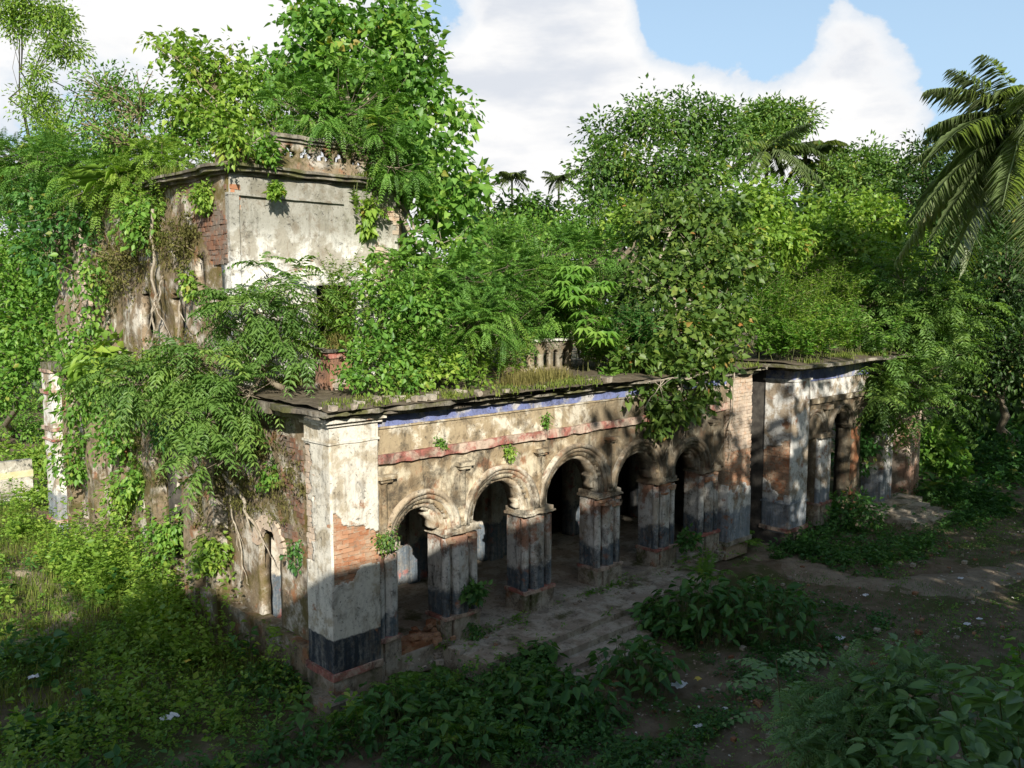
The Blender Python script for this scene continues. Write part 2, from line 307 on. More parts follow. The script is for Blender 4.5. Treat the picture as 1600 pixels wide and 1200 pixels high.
def path(name, pts, wid, z, label):
    pts = np.array(pts, float); t_ = np.linspace(0, len(pts)-1, 60); c_ = np.stack([np.interp(t_, np.arange(len(pts)), pts[:, k]) for k in (0, 1)], 1)
    T = unit(np.gradient(c_, axis=0)); N_ = np.stack([-T[:, 1], T[:, 0]], 1); g = G(); rows = []
    for j, s in enumerate(np.linspace(-1, 1, 9)):
        ww = wid*(.45+1.2*vn(np3(c_[:, 0], c_[:, 1], s), .9, 5)); q = c_ + N_*(s*ww)[:, None]; zz = z - .24*abs(s)**2.2 + .13*(fbm(np3(q[:, 0], q[:, 1]), 1.6, 9)-.5)
        rows.append(np.column_stack([q, zz]))
    V = np.stack(rows, 1).reshape(-1, 3); i, j = np.meshgrid(np.arange(59), np.arange(8), indexing='ij'); k = (i*9+j).ravel()
    g.add(V, np.stack([k, k+9, k+10, k+1], 1)); g.obj(name, M['mud'], kind='structure', label=label, smooth=True)
path('path', [(14.44,0.24,0)[:2], (13.55,-1.46,0)[:2], (13.39,-3.15,0)[:2], (14.19,-4.60,0)[:2], (16.42,-5.67,0)[:2], (20.07,-6.84,0)[:2]], 1.15, .02, 'pale trodden mud path curving past the ruin')
path('path', [(-4.35,6.88,0)[:2], (-2.95,6.89,0)[:2], (-1.64,8.26,0)[:2], (-1.72,11.54,0)[:2], (-2.93,14.18,-0)[:2]], .35, .06, 'bare mud strip among weeds at the left edge')

# ------------------------------------------------------------------ the ruined mansion
man = empty('ruined_mansion', (0, 0, 0), 'ruined mansion with arched verandah, overgrown upper storey and crumbling plaster', 'building')
BR = {}
def brickmesh(mat, v, l, h, d):
    k = (mat, v, round(l, 2), round(h, 3))
    if k not in BR:
        r = np.random.RandomState(v*7+3); g = G(); g.box(-l/2, l/2, -d/2, d/2, -h/2, h/2)
        V = g.V; allv = np.vstack(V); j = np.random.RandomState(v).uniform(-.012, .012, (8, 3))
        for q in V: q += j[((q[:, 0] > 0)*4 + (q[:, 1] > 0)*2 + (q[:, 2] > 0)*1)]
        o = g.obj('brick', M[mat]); BR[k] = o.data; bpy.data.objects.remove(o)
    return BR[k]
def bricks(parent, O, ang, lu, z0, z1, ch, bl, proud, mask, mat, seed=0):
    """courses of single bricks on a vertical face from O along angle ang; face normal is right of travel"""
    r = random.Random(seed); u = np.array([math.cos(ang), math.sin(ang), 0]); nrm = np.array([math.sin(ang), -math.cos(ang), 0]); n = 0
    z = z0; row = 0
    while z + ch <= z1 + .01:
        x = -(bl/2 if row % 2 else 0)
        while x < lu - .03:
            a_, b_ = max(0, x), min(lu, x+bl); uc = (a_+b_)/2; l = b_-a_-.014
            if l > .04 and mask(uc, z+ch/2):
                lq = min((.06, .10, .13, .16, .20, .226, .25, .286), key=lambda q: abs(q-l)); lq = min(lq, l+.015)
                p = np.array(O) + u*uc + nrm*(proud-.055 + r.uniform(-.014, .010)) + np.array([0, 0, z+ch/2 + r.uniform(-.004, .004)])
                o = bpy.data.objects.new('brick', brickmesh(mat, r.randrange(5), lq, ch-.014, .11)); reg(o, 'brick', p, parent)
                o.rotation_euler = (r.uniform(-.02, .02), r.uniform(-.02, .02), ang + r.uniform(-.02, .02)); n += 1
            x += bl
        z += ch; row += 1
    return n
def gbox(name, mat, parent, *b, d=.08, amp=.012, sc_=3.5, seed=1):
    d = max(d, .075)
    g = G(); 
    for q in ([b] if not hasattr(b[0], '__len__') else b): g.box(*q, d)
    return g.displace(amp, sc_, seed).obj(name, M[mat], parent)
# floor, plinth, apron and steps
gbox('floor', 'step', man, .2, 13.6, .05, 4.0, 0, .46, d=.25, amp=.015)
gbox('apron', 'step', man, 2.5, 10.5, -1.22, .03, -.05, .40, d=.12, amp=.025, seed=4)
for k, (x0, x1, y0, y1, z1) in enumerate(((3.9, 6.75, -1.62, -1.2, .27), (3.75, 6.55, -2.02, -1.6, .14), (3.7, 6.3, -2.45, -2.0, .04))):
    gbox('step', 'step', man, x0, x1, y0, y1, -.1, z1, d=.12, amp=.014, sc_=3, seed=11+k)
# corner pier: brick core, plaster coat that has come off in places
cp = gbox('corner_pier', 'mortar', man, .05, .95, .05, .80, .0, 4.72, d=.2, amp=.0)
def pm_front(u, z):
    P_ = np3(u, u*0+3.3, 0)*1.; P_[:, 2] = z.ravel(); n_ = (fbm(P_, 3.0, 5, 4)-.5).reshape(u.shape)
    lo_ = 2.12 + .30*u + n_*.7; hi_ = 3.42 - .46*u + n_*.8
    return ~((z > lo_) & (z < hi_))
def pm_left(u, z):
    P_ = np3(u*0-3., u, 0); P_[:, 2] = z.ravel(); n_ = (fbm(P_, 3.0, 8, 4)-.5).reshape(u.shape)
    return ~((u < .22 + n_*.5) & (z > 2.5) & (z < 4.62))      # u runs from the rear edge forward
g = G(); g.sheet((0, 0, .58), (1, 0, 0), (0, 0, 4.1), .028, .045, lambda u, v: pm_front(u, v+.58)); g.displace(.008, 4, 3).obj('plaster_coat', M['pier'], cp)
g = G(); g.sheet((0, .85, .58), (0, -.85, 0), (0, 0, 4.1), .028, .045, lambda u, v: pm_left(u, v+.58)); g.displace(.008, 4, 3).obj('plaster_coat', M['pier'], cp)
bricks(cp, (0, 0, 0), 0, 1.0, 1.9, 3.7, .082, .24, -.028, lambda u, z: not bool(pm_front(np.array([[u]]), np.array([[z+.12]]))[0, 0]) or not bool(pm_front(np.array([[u]]), np.array([[z-.12]]))[0, 0]) or not bool(pm_front(np.array([[u]]), np.array([[z]]))[0, 0]), 'brick', 3)
bricks(cp, (0, .85, 0), -PI/2, .36, 2.5, 4.6, .10, .24, -.012, lambda u, z: True, 'paledbrick', 5)
gbox('skirting', 'red', cp, -.05, 1.02, -.05, .9, .46, .585, d=.06, amp=.014)
gbox('pier_plinth', 'plinth', cp, (-.02, 1.0, -.02, .86, -.1, .46), (-.30, .32, -.34, .5, -.1, .2), d=.1, amp=.02)
gbox('capital', 'pier', cp, (-.03, 1.02, -.03, .88, 4.68, 4.72), (.0, 1.0, .0, .85, 4.72, 5.0), (-.06, 1.06, -.06, .9, 5.0, 5.07), (-.14, 1.1, -.14, .95, 5.07, 5.14), d=.05, amp=.010)
# columns
ARCH = [(2.05, 2.70, .53), (4.10, 2.73, .70), (6.38, 2.76, .84), (8.68, 2.72, .72), (10.80, 2.70, .55)]
def column(x0, x1, seed, parent=man, y0=.06, y1=.66, zb=.30, ztop=2.58, mat='column', zred=.88, cap=True):
    w_ = x1-x0; g = G(); H_ = ztop-.08-zred; nz_ = 15
    g.box(x0+.05, x1-.05, y0+.13, y1, zb, ztop, .12)
    ins = .25 if w_ > .7 else .2; xa, xb = x0+ins, x1-(ins if w_ > .7 else .02)
    for a_, b_ in (((xa, y0+.13), (xa, y0+.06)), ((xa, y0+.06), (xa+.09, y0-.02)), ((xa+.09, y0-.02), (xb-.09, y0-.02)), ((xb-.09, y0-.02), (xb, y0+.06)), ((xb, y0+.06), (xb, y0+.13))):
        g.patch((*a_, zred), (b_[0]-a_[0], b_[1]-a_[1], 0), (0, 0, H_), 4 if b_[0]-a_[0] > .2 else 1, nz_)
    for xc in ((x0+.10,) if w_ < .7 else (x0+.10, x1-.10)): g.lathe(xc, y0+.10, [(.09, zred+H_*q/nz_) for q in range(nz_+1)], 10)
    col = g.displace(.016, 4.2, seed).obj('column', M[mat], parent)
    gbox('base_moulding', 'red', col, x0-.012, x1+.012, y0-.045, y1+.02, zred-.04, zred+.03, d=.05, amp=.016, seed=seed)
    gbox('plinth', 'plinth', col, (x0+.01, x0+w_*.18, y0+.0, y1, zb-.1, zred-.04), (x0+w_*.25, x1-.01, y0-.02, y1+.01, zb-.1, zred-.04), d=.08, amp=.018, seed=seed)
    if cap: gbox('capital', 'ring', col, (x0-.012, x1+.012, y0-.035, y1+.02, ztop-.02, ztop+.03), (x0+.02, x1-.02, y0-.005, y1+.0, ztop+.03, ztop+.12), d=.05, amp=.038, sc_=6, seed=seed)
    return col
cols = [column(*c_, 20+i) for i, c_ in enumerate(((1.0, 1.50), (2.57, 3.48), (4.75, 5.66), (7.12, 8.02), (9.35, 10.22), (11.34, 12.2)))]
for cc, (x0, x1), zl in ((cols[1], (2.52, 3.52), 2.38), (cols[3], (7.08, 8.06), 2.3), (cols[5], (11.4, 12.15), 2.15), (cols[4], (9.5, 10.24), 2.25)):
    bricks(cc, (x0+.1, .05, 0), 0, x1-x0-.2, zl, 2.56, .075, .22, .02, lambda u, z: (math.sin(u*9+z*21+x0*5) > -.15), 'brick', int(x0*10))
# arcade wall with the arch openings cut through
def amask(u, v):
    x = u+1.0; z = v+2.6; m_ = np.ones_like(x, bool)
    for cx, zc, r in ARCH: m_ &= ~(((x-cx)**2+(z-zc)**2 < (r+.1)**2) & (z >= zc)) & ~((abs(x-cx) < r+.1) & (z < zc))
    return m_
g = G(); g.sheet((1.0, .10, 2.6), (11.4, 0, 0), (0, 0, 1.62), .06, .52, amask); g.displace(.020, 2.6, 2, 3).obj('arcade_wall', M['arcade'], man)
for i, (cx, zc, r) in enumerate(ARCH):
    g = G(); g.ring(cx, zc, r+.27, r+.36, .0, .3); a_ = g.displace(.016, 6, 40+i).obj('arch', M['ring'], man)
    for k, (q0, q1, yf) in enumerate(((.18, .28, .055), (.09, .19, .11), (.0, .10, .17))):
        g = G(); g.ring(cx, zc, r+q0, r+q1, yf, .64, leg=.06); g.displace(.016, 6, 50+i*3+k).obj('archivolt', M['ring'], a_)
    if i in (0, 4):      # remains of the cusped inner lining
        for (a0, a1, rr) in ((0.05, .95, .16), (1.0, 1.35, .07), (2.3, 3.0, .05)): g = G(); g.ring(cx, zc, r-rr, r+.02, .24, .56, a0, a1, 9); g.displace(.03, 7, 60+i).obj('cusp', M['ring'], a_)
    else:
        g = G(); g.ring(cx, zc, r-.10, r+.02, .26, .50, .02, .5 if i == 2 else .3, 6); g.displace(.05, 8, 60+i).obj('cusp', M['ring'], a_)
# colonnettes on the spandrels
for i, x in enumerate((1.18, 3.06, 5.22, 7.56, 9.76, 11.78)):
    g = G(); g.lathe(x, .10, ((.10, 2.72), (.10, 2.80), (.075, 2.83), (.068, 3.80), (.09, 3.83), (.075, 3.86)), 10)
    cn = g.displace(.012, 6, i).obj('colonnette', M['arcade'], man)
    gbox('capital', 'arcade', cn, (x-.13, x+.13, -.03, .2, 3.86, 3.92), (x-.19, x+.19, -.08, .2, 3.92, 3.99), d=.05, amp=.014, sc_=7)
# entablature
def beam(name, mat, x0, x1, y0, y1, z0, z1, parent=man, d=.085, amp=.012, er=.0, seed=0, gaps=0.):
    g = G(); g.box(x0, x1, y0, y1, z0, z1, d)
    if er:
        for V in g.V:
            e = (fbm(np.column_stack([V[:, 0], V[:, 0]*0, V[:, 0]*0+seed]), 1.1, seed, 4)-.42)
            f_ = V[:, 1] < y0+1e-4; V[f_, 1] += er*np.clip(e[f_], -.3, 1)*1.6
    return g.displace(amp, 4.5, seed).obj(name, M[mat], parent)
for k, (x0, x1) in enumerate(((1.0, 5.35), (5.38, 9.3), (9.32, 12.4))): beam('string_course', 'red', x0, x1, .0, .5, 4.20, 4.37, amp=.030, seed=2+k)
for k, (x0, x1) in enumerate(((1.0, 5.42), (5.45, 12.4))): beam('frieze', 'frieze', x0, x1, .07, .6, 4.372, 4.845, amp=.012, seed=3+k)
beam('bead_moulding', 'frieze', 1.0, 12.4, .035, .5, 4.845, 4.88, amp=.006, seed=3)
beam('blue_band', 'blue', 1.0, 12.4, .062, .55, 4.88, 5.08, amp=.014, seed=5)
for k, (ov, z0, z1) in enumerate(((.10, 5.08, 5.15), (.20, 5.152, 5.21), (.40, 5.215, 5.30))):
    g = G(); g.box(-.36 if k == 2 else -.12-.1*k, 14.0, .05-ov-.03, 1.6, z0, z1, .12); 
    for V in g.V:
        e = np.clip(fbm(np.column_stack([V[:, 0], V[:, 1]*0, V[:, 0]*0]), 1.0, 7+k, 4)-.45, -.2, 1); f_ = V[:, 1] < .05-ov; V[f_, 1] += e[f_]*(.2+.35*k) + (.10+.07*k)*np.clip(fbm(np.column_stack([V[f_, 0], V[f_, 0]*0, V[f_, 0]*0+k]), 3.2, 41, 3)-.52, 0, 1)*3.0
        e = np.clip(fbm(np.column_stack([V[:, 1], V[:, 1]*0, V[:, 0]*0]), 1.0, 17+k, 4)-.45, -.2, 1); f_ = V[:, 0] < -.1; V[f_, 0] += e[f_]*.4
    g.displace(.02, 5, 80+k, 3).obj('cornice', M['cornice'], man)
g = G(); g.box(-.30, 13.9, 1.55, 15.8, 5.1, 5.30, .5); g.displace(.03, 2, 5).obj('roof_slab', M['cornice'], man)
g = G(); g.patch((-.28, -.42, 5.30), (14.1, 0, 0), (0, 5.0, 0), 110, 40); V = g.V[0]
V[:, 2] += .02+.12*fbm(V, 1.4, 6)*np.clip((V[:, 1]+.42)*2.2, .0, 1)+.05*(vn(V, 6, 4)-.5); g.obj('roof_soil', M['soil'], man, smooth=True)
g = G(); r = np.random.RandomState(4)
for k in range(46):
    x, y = (r.uniform(-.3, 3.), r.uniform(-.45, .3)) if k < 30 else (r.uniform(3, 12), r.uniform(-.45, .1)); s_ = r.uniform(.02, .08); q = G(); q.box(x-s_, x+s_*r.uniform(.7, 1.4), y-s_, y+s_, 5.33, 5.36+s_, s_); q.displace(.03, 9, k)
    for V, F in zip(q.V, q.F): pass
    off = 0
    for V, F in zip(q.V, q.F): g.add(V, F-off); off += len(V)
g.obj('rubble', M['step'], man, kind='stuff')
# end pier of bare brick
ep = gbox('end_pier', 'mortar', man, 12.42, 13.52, -.04, .7, 0, 5.08, d=.2, amp=.0)
g = G(); g.sheet((12.38, -.08, .5), (1.18, 0, 0), (0, 0, 1.72), .03, .04, lambda u, v: v < 1.55+.35*(fbm(np3(u, u*0, 1.), 3, 6)-.5).reshape(u.shape)*2); g.displace(.008, 4, 3).obj('plaster_coat', M['wing'], ep)
g = G(); g.sheet((12.38, .7, .5), (0, -.78, 0), (0, 0, 1.6), .03, .04, None); g.displace(.008, 4, 3).obj('plaster_coat', M['wing'], ep)
bricks(ep, (12.40, -.06, 0), 0, 1.14, 2.15, 5.0, .098, .25, -.0, lambda u, z: z > 3.0, 'paledbrick', 8)
bricks(ep, (12.40, -.06, 0), 0, 1.14, 1.95, 3.03, .098, .25, -.0, lambda u, z: True, 'brick', 9)
gbox('base_moulding', 'plinth', ep, 12.34, 13.6, -.12, .72, .40, .52, d=.08, amp=.015)
# verandah back wall with doorways and pilasters; ceiling; end walls
def bmask(u, v):
    m_ = np.ones_like(u, bool)
    for c_ in (2.2, 5.6, 9., 12.): m_ &= ~((abs(u-c_) < .55) & (v < 2.4))
    return m_
g = G(); g.sheet((.3, 3.4, .46), (13.2, 0, 0), (0, 0, 4.64), .1, .4, bmask); g.displace(.02, 2, 3).obj('back_wall', M['inner'], man)
for k, (x, w_) in enumerate(((.95, .3), (1.5, .26), (3.4, .34), (4.1, .3), (4.72, .22), (6.7, .4), (8, .4))):
    gbox('pilaster', 'inner' if k % 2 else 'column', man, x, x+w_, 3.26, 3.4, .46, 3.1, d=.1, amp=.012, seed=k)
gbox('room_wall', 'shade_dark', man, (.3, 13.5, 7.6, 7.9, 0, 5.1), (13.2, 13.5, .7, 7.6, 0, 5.1), d=1.)
gbox('room_floor', 'shade_dark', man, .3, 13.5, 4.0, 7.6, 0, .44, d=1.)
gbox('door_dark_screen', 'shade_dark', man, .95, 1.05, 1.5, 3.38, .47, 4.2, d=.5, amp=.0)  # added near-black screen that keeps the small doorway dark
# left flank wall with small arched doorway, carried up as the upper storey
def fmask(u, v):        # u = 15.6 - y, v = z
    y = 15.6-u; z = v
    top = np.where(y > 4.0, 9.70, 5.1)
    m_ = z < top
    m_ &= ~((abs(y-2.68) < .43) & (z < 2.25)) & ~(((y-2.68)**2+(z-2.25)**2 < .43**2))
    for c_, w_, z0, z1 in ((5.38, .16, 7.35, 8.0), (6.75, .22, 6.1, 7.15), (8.65, .22, 6.05, 7.2), (11.6, .25, 6.2, 7.2), (7.2, .4, 1., 2.6)): m_ &= ~((abs(y-c_) < w_) & (z > z0) & (z < z1)) & ~((y-c_)**2+(z-z1)**2 < w_**2)
    return m_ & (y > .84)
g = G(); g.sheet((.24, 15.6, 0), (0, -15.6, 0), (0, 0, 9.72), .10, .2, fmask)
for V in g.V: V[:, 0] += .55*(fbm(V, .75, 21, 4)-.5)*np.clip((V[:, 1]-3.6)/3, 0, 1)
fl = g.displace(.03, 2.4, 6, 3).obj('flank_wall', M['towerside'], man)
for k in range(15):     # voussoirs of the small door
    a_ = PI*(k+.5)/15; b_ = bpy.data.objects.new('brick', brickmesh('paledbrick', k % 5, .20, .10, .11)); reg(b_, 'brick', (.235, 2.68+.53*math.cos(a_), 2.25+.53*math.sin(a_)), fl); b_.rotation_euler = (a_, 0, 0); b_.rotation_euler = (-(PI-a_)+PI, 0, PI/2) if False else (a_-PI/2, 0, 0); b_.scale = (.6, 1.0, 2.5)
bricks(fl, (.21, 2.2, 0), -PI/2, .9, 2.6, 4.6, .1, .25, .0, lambda u, z: math.sin(u*5+z*7) > .1, 'darkbrick', 12)
bricks(fl, (.20, 5.5, 0), -PI/2, 1.45, 7.9, 9.55, .1, .25, .012, lambda u, z: math.sin(u*3.1+z*2.7+1) > -.6 and not (u > .9 and z < 8.3 and False), 'darkbrick', 13)
bricks(fl, (.16, 13.4, 0), -PI/2, .9, 6.3, 9.3, .12, .28, .03, lambda u, z: math.sin(u*6+z*5) > -.3, 'paledbrick', 14)
gbox('string_course', 'side', man, (.02, .4, .9, 15.6, 5.02, 5.14), d=.12, amp=.03)
for k, y in enumerate((4.9, 6.0, 8.3, 10.6, 12.6, 14.6)): gbox('buttress', 'side', man, -.02, .3, y-.28, y+.28, 0, 5.0 if k != 1 else 3.2, d=.12, amp=.05, sc_=2.2, seed=k)
gbox('skirting', 'side', man, .05, .4, .95, 15.6, 0, .75, d=.15, amp=.04)
gbox('dark_screen', 'shade_dark', man, (1.3, 1.5, 4.4, 15.2, 5.3, 9.7), (.7, 1.3, 2.0, 3.4, 0, 5.05) if False else (1.3, 1.5, 4.2, 15.2, .3, 5.05), d=1., amp=.0)  # added screens behind the flank openings, so the inside looks unlit
# rear corner pier far down the flank
rp = gbox('rear_pier', 'wing', man, -.25, .55, 15.0, 15.9, 0, 5.2, d=.1, amp=.02)
for z0_, z1_ in ((4.35, 4.47), (3.25, 3.36), (2.95, 3.0), (.45, .55), (5.0, 5.1)): gbox('moulding', 'red', rp, -.31, .61, 14.94, 15.96, z0_, z1_, d=.08, amp=.015)
# upper storey: front, chamfer, far side, roof, parapet
def tmask(u, v):
    m_ = ~((abs(u-2.5) < .5) & (v < 2.2))
    return m_
g = G(); g.sheet((.24, 4.0, 5.25), (4.2, 0, 0), (0, 0, 4.46), .09, .45, tmask); tw = g.displace(.014, 2.5, 9, 3).obj('upper_front_wall', M['tower'], man)
g = G(); g.sheet((4.44, 4.0, 5.25), (.95, .95, 0), (0, 0, 4.46), .08, .4, None); g.sheet((5.39, 4.95, 5.25), (0, 10.6, 0), (0, 0, 4.46), .3, .4, None); g.displace(.02, 2.5, 12).obj('upper_side_wall', M['towerside'], man)
bricks(tw, (3.75, 3.995, 0), 0, .68, 7.3, 9.3, .1, .25, .02, lambda u, z: math.sin(u*4+z*3.3) > -.2, 'paledbrick', 31)
bricks(tw, (.24, 3.995, 0), 0, .5, 9.0, 9.5, .1, .25, .012, lambda u, z: u < .25, 'brick', 33)
gbox('corner_strip', 'tower', man, .20, .42, 3.94, 4.1, 5.3, 9.30, d=.08, amp=.012)
gbox('moulding', 'tower', man, .18, 2.9, 3.93, 4.05, 9.28, 9.33, d=.06, amp=.01)
g = G()
for k, (ov, z0, z1) in enumerate(((.12, 9.70, 9.76), (.28, 9.762, 9.84), (.36, 9.842, 9.90))): g.box(.24-ov, 5.4+ov, 4.0-ov, 15.6+ov, z0, z1, .25)
for V in g.V:
    e = np.clip(fbm(V, .9, 27, 4)-.45, -.2, 1); f_ = V[:, 1] < 4.0; V[f_, 1] += e[f_]*.45; f_ = V[:, 0] < .2; V[f_, 0] += e[f_]*.5
g.displace(.025, 4, 8).obj('upper_cornice', M['cornice'], man)
def hole(x, z, c_, s_=.075): return ((x-c_)**2+(z-.44)**2 < s_**2) | ((x-c_-.085)**2+(z-.33)**2 < s_**2) | ((x-c_+.085)**2+(z-.33)**2 < s_**2)
def ppm(u, v):
    m_ = np.ones_like(u, bool)
    for c_ in np.arange(.55, 4.2, .42): m_ &= ~hole(u, v, c_)
    return m_ & ((v < .3) | (u > 1.0)) 
g = G(); g.sheet((.15, 3.88, 9.89), (4.2, 0, 0), (0, 0, .58), .03, .14, ppm); pp = g.displace(.02, 5, 3).obj('parapet', M['side'], man)
gbox('coping', 'cornice', pp, (1.15, 4.4, 3.82, 4.08, 10.47, 10.53), (1.1, 4.45, 3.76, 4.12, 10.53, 10.61), d=.06, amp=.02)
gbox('parapet_post', 'side', pp, (.05, .40, 3.82, 4.18, 9.89, 10.30), (.1, .36, 3.86, 4.12, 10.30, 10.42), d=.07, amp=.02)
# lower roof parapet: post and a length of pierced balustrade
po = gbox('parapet_post', 'column', man, 1.38, 1.94, 2.2, 2.75, 5.3, 6.0, d=.07, amp=.01)
gbox('cap', 'red', po, (1.35, 1.97, 2.17, 2.78, 6.0, 6.12), d=.06, amp=.014); gbox('cap_slab', 'cornice', po, 1.30, 2.02, 2.12, 2.83, 6.12, 6.18, d=.06, amp=.016)
def balm(u, v):
    m_ = np.ones_like(u, bool)
    for c_ in np.arange(.55, 2.3, .34): m_ &= ~(((abs(u-c_) < .10) & (v > .12) & (v < .46)) | ((u-c_)**2+(v-.46)**2 < .1**2))
    return m_
g = G(); g.sheet((6.38, 2.2, 5.35), (2.2, 0, 0), (0, 0, .78), .032, .16, balm); ba = g.displace(.01, 5, 4).obj('balustrade', M['frieze'], man)
gbox('coping', 'tower', ba, (6.5, 8.6, 2.14, 2.42, 6.13, 6.19), d=.06, amp=.014); gbox('post', 'frieze', ba, (6.36, 6.62, 2.1, 2.45, 5.3, 6.16), (6.3, 6.72, 2.04, 2.5, 6.16, 6.25), d=.06, amp=.012)

# ------------------------------------------------------------------ the far wing
wg = empty('ruined_wing', (15, 0, 0), 'far projecting wing of the ruin beyond the dark gap, white corner pier', 'building')
wp = gbox('corner_pier', 'mortar', wg, 15.04, 15.94, -.46, .4, 0, 5.1, d=.2, amp=.0)
def wm(u, v):
    P_ = np3(u, u*0+7., 0); P_[:, 2] = v.ravel(); n_ = (fbm(P_, 2.5, 15, 4)-.5).reshape(u.shape); return ~((v > 1.75+n_*1.2-.5*u) & (v < 3.0+n_*1.4))
g = G(); g.sheet((15.0, -.5, .3), (1, 0, 0), (0, 0, 4.55), .03, .045, None); g.displace(.008, 4, 3).obj('plaster_coat', M['wing'], wp)
g = G(); g.sheet((15.0, .4, .3), (0, -.9, 0), (0, 0, 4.55), .03, .045, lambda u, v: wm(u, v+.3)); g.displace(.008, 4, 3).obj('plaster_coat', M['wing'], wp)
bricks(wp, (15.0, .4, 0), -PI/2, .9, 1.3, 3.6, .09, .25, -.012, lambda u, z: not wm(np.array([[u]]), np.array([[z]]))[0, 0], 'brick', 41)
gbox('base_moulding', 'red', wp, 14.95, 16.05, -.56, .45, .36, .47, d=.08, amp=.015); gbox('band', 'wing', wp, 14.97, 16.03, -.53, .43, 1.18, 1.23, d=.08, amp=.01); gbox('capital', 'wing', wp, (14.96, 16.04, -.54, .44, 4.8, 4.86), d=.06, amp=.01)
gbox('pier_plinth', 'shade_dark', wp, 15.0, 16., -.5, .4, -.1, .36, d=.1, amp=.01)
def wmask(u, v):
    x = u+16.0; z = v; m_ = np.ones_like(x, bool)
    for cx, zc, r, nb in ((18.55, 3.0, .62, 0), (20.6, 3.0, .62, 0)): m_ &= ~(((x-cx)**2+(z-zc)**2 < r**2) & (z >= zc)) & ~((abs(x-cx) < r) & (z < zc))
    return m_ & ~((x < 16.9) & (z < 2.9))
g = G(); g.sheet((16.0, -.28, 0), (5.9, 0, 0), (0, 0, 4.05), .06, .5, wmask); g.displace(.03, 2.5, 5, 3).obj('wall', M['arcade'], wg)
gbox('niche_wall', 'ring', wg, 16.0, 16.95, .05, .2, .3, 4, d=.1, amp=.02)
for cx, zc, r in ((16.75, 3.1, .48), (18.55, 3.0, .60), (20.6, 3.0, .6)):
    g = G(); g.ring(cx, zc, r+.18, r+.27, -.36, -.1); a_ = g.displace(.014, 6, 5).obj('arch', M['ring'], wg)
    for q0, q1, yf in ((.09, .18, -.31), (0, .1, -.24)): g = G(); g.ring(cx, zc, r+q0, r+q1, yf, .15); g.displace(.014, 6, 6).obj('archivolt', M['ring'], a_)
column(16.9, 17.72, 71, wg, -.42, .1, .3, 2.95, 'wing'); gbox('jamb', 'rawbrick', wg, 19.28, 19.72, -.30, .2, .1, 3.0, d=.08, amp=.085)
g = G(); g.lathe(17.45, -.30, ((.10, 3.0), (.07, 3.05), (.065, 3.75), (.1, 3.8)), 10); cn = g.obj('colonnette', M['arcade'], wg); gbox('capital', 'arcade', cn, 17.25, 17.65, -.45, -.1, 3.8, 3.93, d=.05, amp=.012)
beam('string_course', 'frieze', 16.0, 22, -.38, .1, 4.02, 4.18, wg, seed=9); beam('frieze', 'wing', 16.0, 22, -.30, .1, 4.182, 4.72, wg, seed=10); beam('blue_band', 'blue', 15.4, 22, -.51 if False else -.33, .1, 4.722, 5.12, wg, seed=11, amp=.006)
gbox('blue_cap', 'blue', wp, 15.01, 15.99, -.49, .39, 4.862, 5.12, d=.08, amp=.006)
g = G()
for k, (ov, z0, z1) in enumerate(((.12, 5.12, 5.18), (.30, 5.182, 5.24), (.58, 5.242, 5.33))): g.box(15-ov, 22.2, -.5-ov, 8, z0, z1, .22)
for V in g.V:
    e = np.clip(fbm(V, .9, 29, 4)-.45, -.2, 1); f_ = V[:, 1] < -.5; V[f_, 1] += e[f_]*.5
g.displace(.022, 4, 8).obj('cornice', M['cornice'], wg)
gbox('side_wall', 'shade_dark', wg, (15.02, 15.3, .4, 8, 0, 5.1), (15.3, 22, 3.6, 3.9, 0, 5.1), (13.5, 15.02, 5., 5.3, 0, 5.1), d=.6, amp=.02)
g = G(); g.patch((14.5, -.95, 5.335), (7.6, 0, 0), (0, 6, 0), 60, 40); V = g.V[0]; V[:, 2] += .10*fbm(V, 1.4, 6)*np.clip((V[:, 1]+.9)*2.2, 0, 1); g.obj('roof_soil', M['soil'], wg, smooth=True)
gbox('parapet_post', 'cornice', wg, 16.0, 16.4, .9, 1.3, 5.3, 6.0, d=.08, amp=.02)
gbox('apron', 'step', wg, (18.2, 23.0, -1.2, -.3, -.1, .28), d=.15, amp=.03)
for k_ in range(3): gbox('step', 'step', wg, 20.0, 22.6, -1.62-.4*k_, -1.2-.4*k_, -.1, .20-.08*k_, d=.15, amp=.018, seed=k_)
for k, (x0, x1, mt, zt) in enumerate(((21.2, 22.05, 'wing', 3.3), (23.3, 24.4, 'pinkcol', 3.2))):
    g = G(); nf = 5; w_ = (x1-x0)/nf; g.box(x0, x1, -.45, .2, -.1, zt, .1)
    for q in range(nf): g.lathe(x0+w_*(q+.5), -.45, ((w_*.52, .0), (w_*.46, .15), (w_*.42, zt)), 8)
    fc = g.displace(.012, 4, k).obj('fluted_column', M[mt], wg)
    gbox('capital', 'ring', fc, x0-.06, x1+.06, -.62, .25, zt, zt+.14, d=.07, amp=.02)

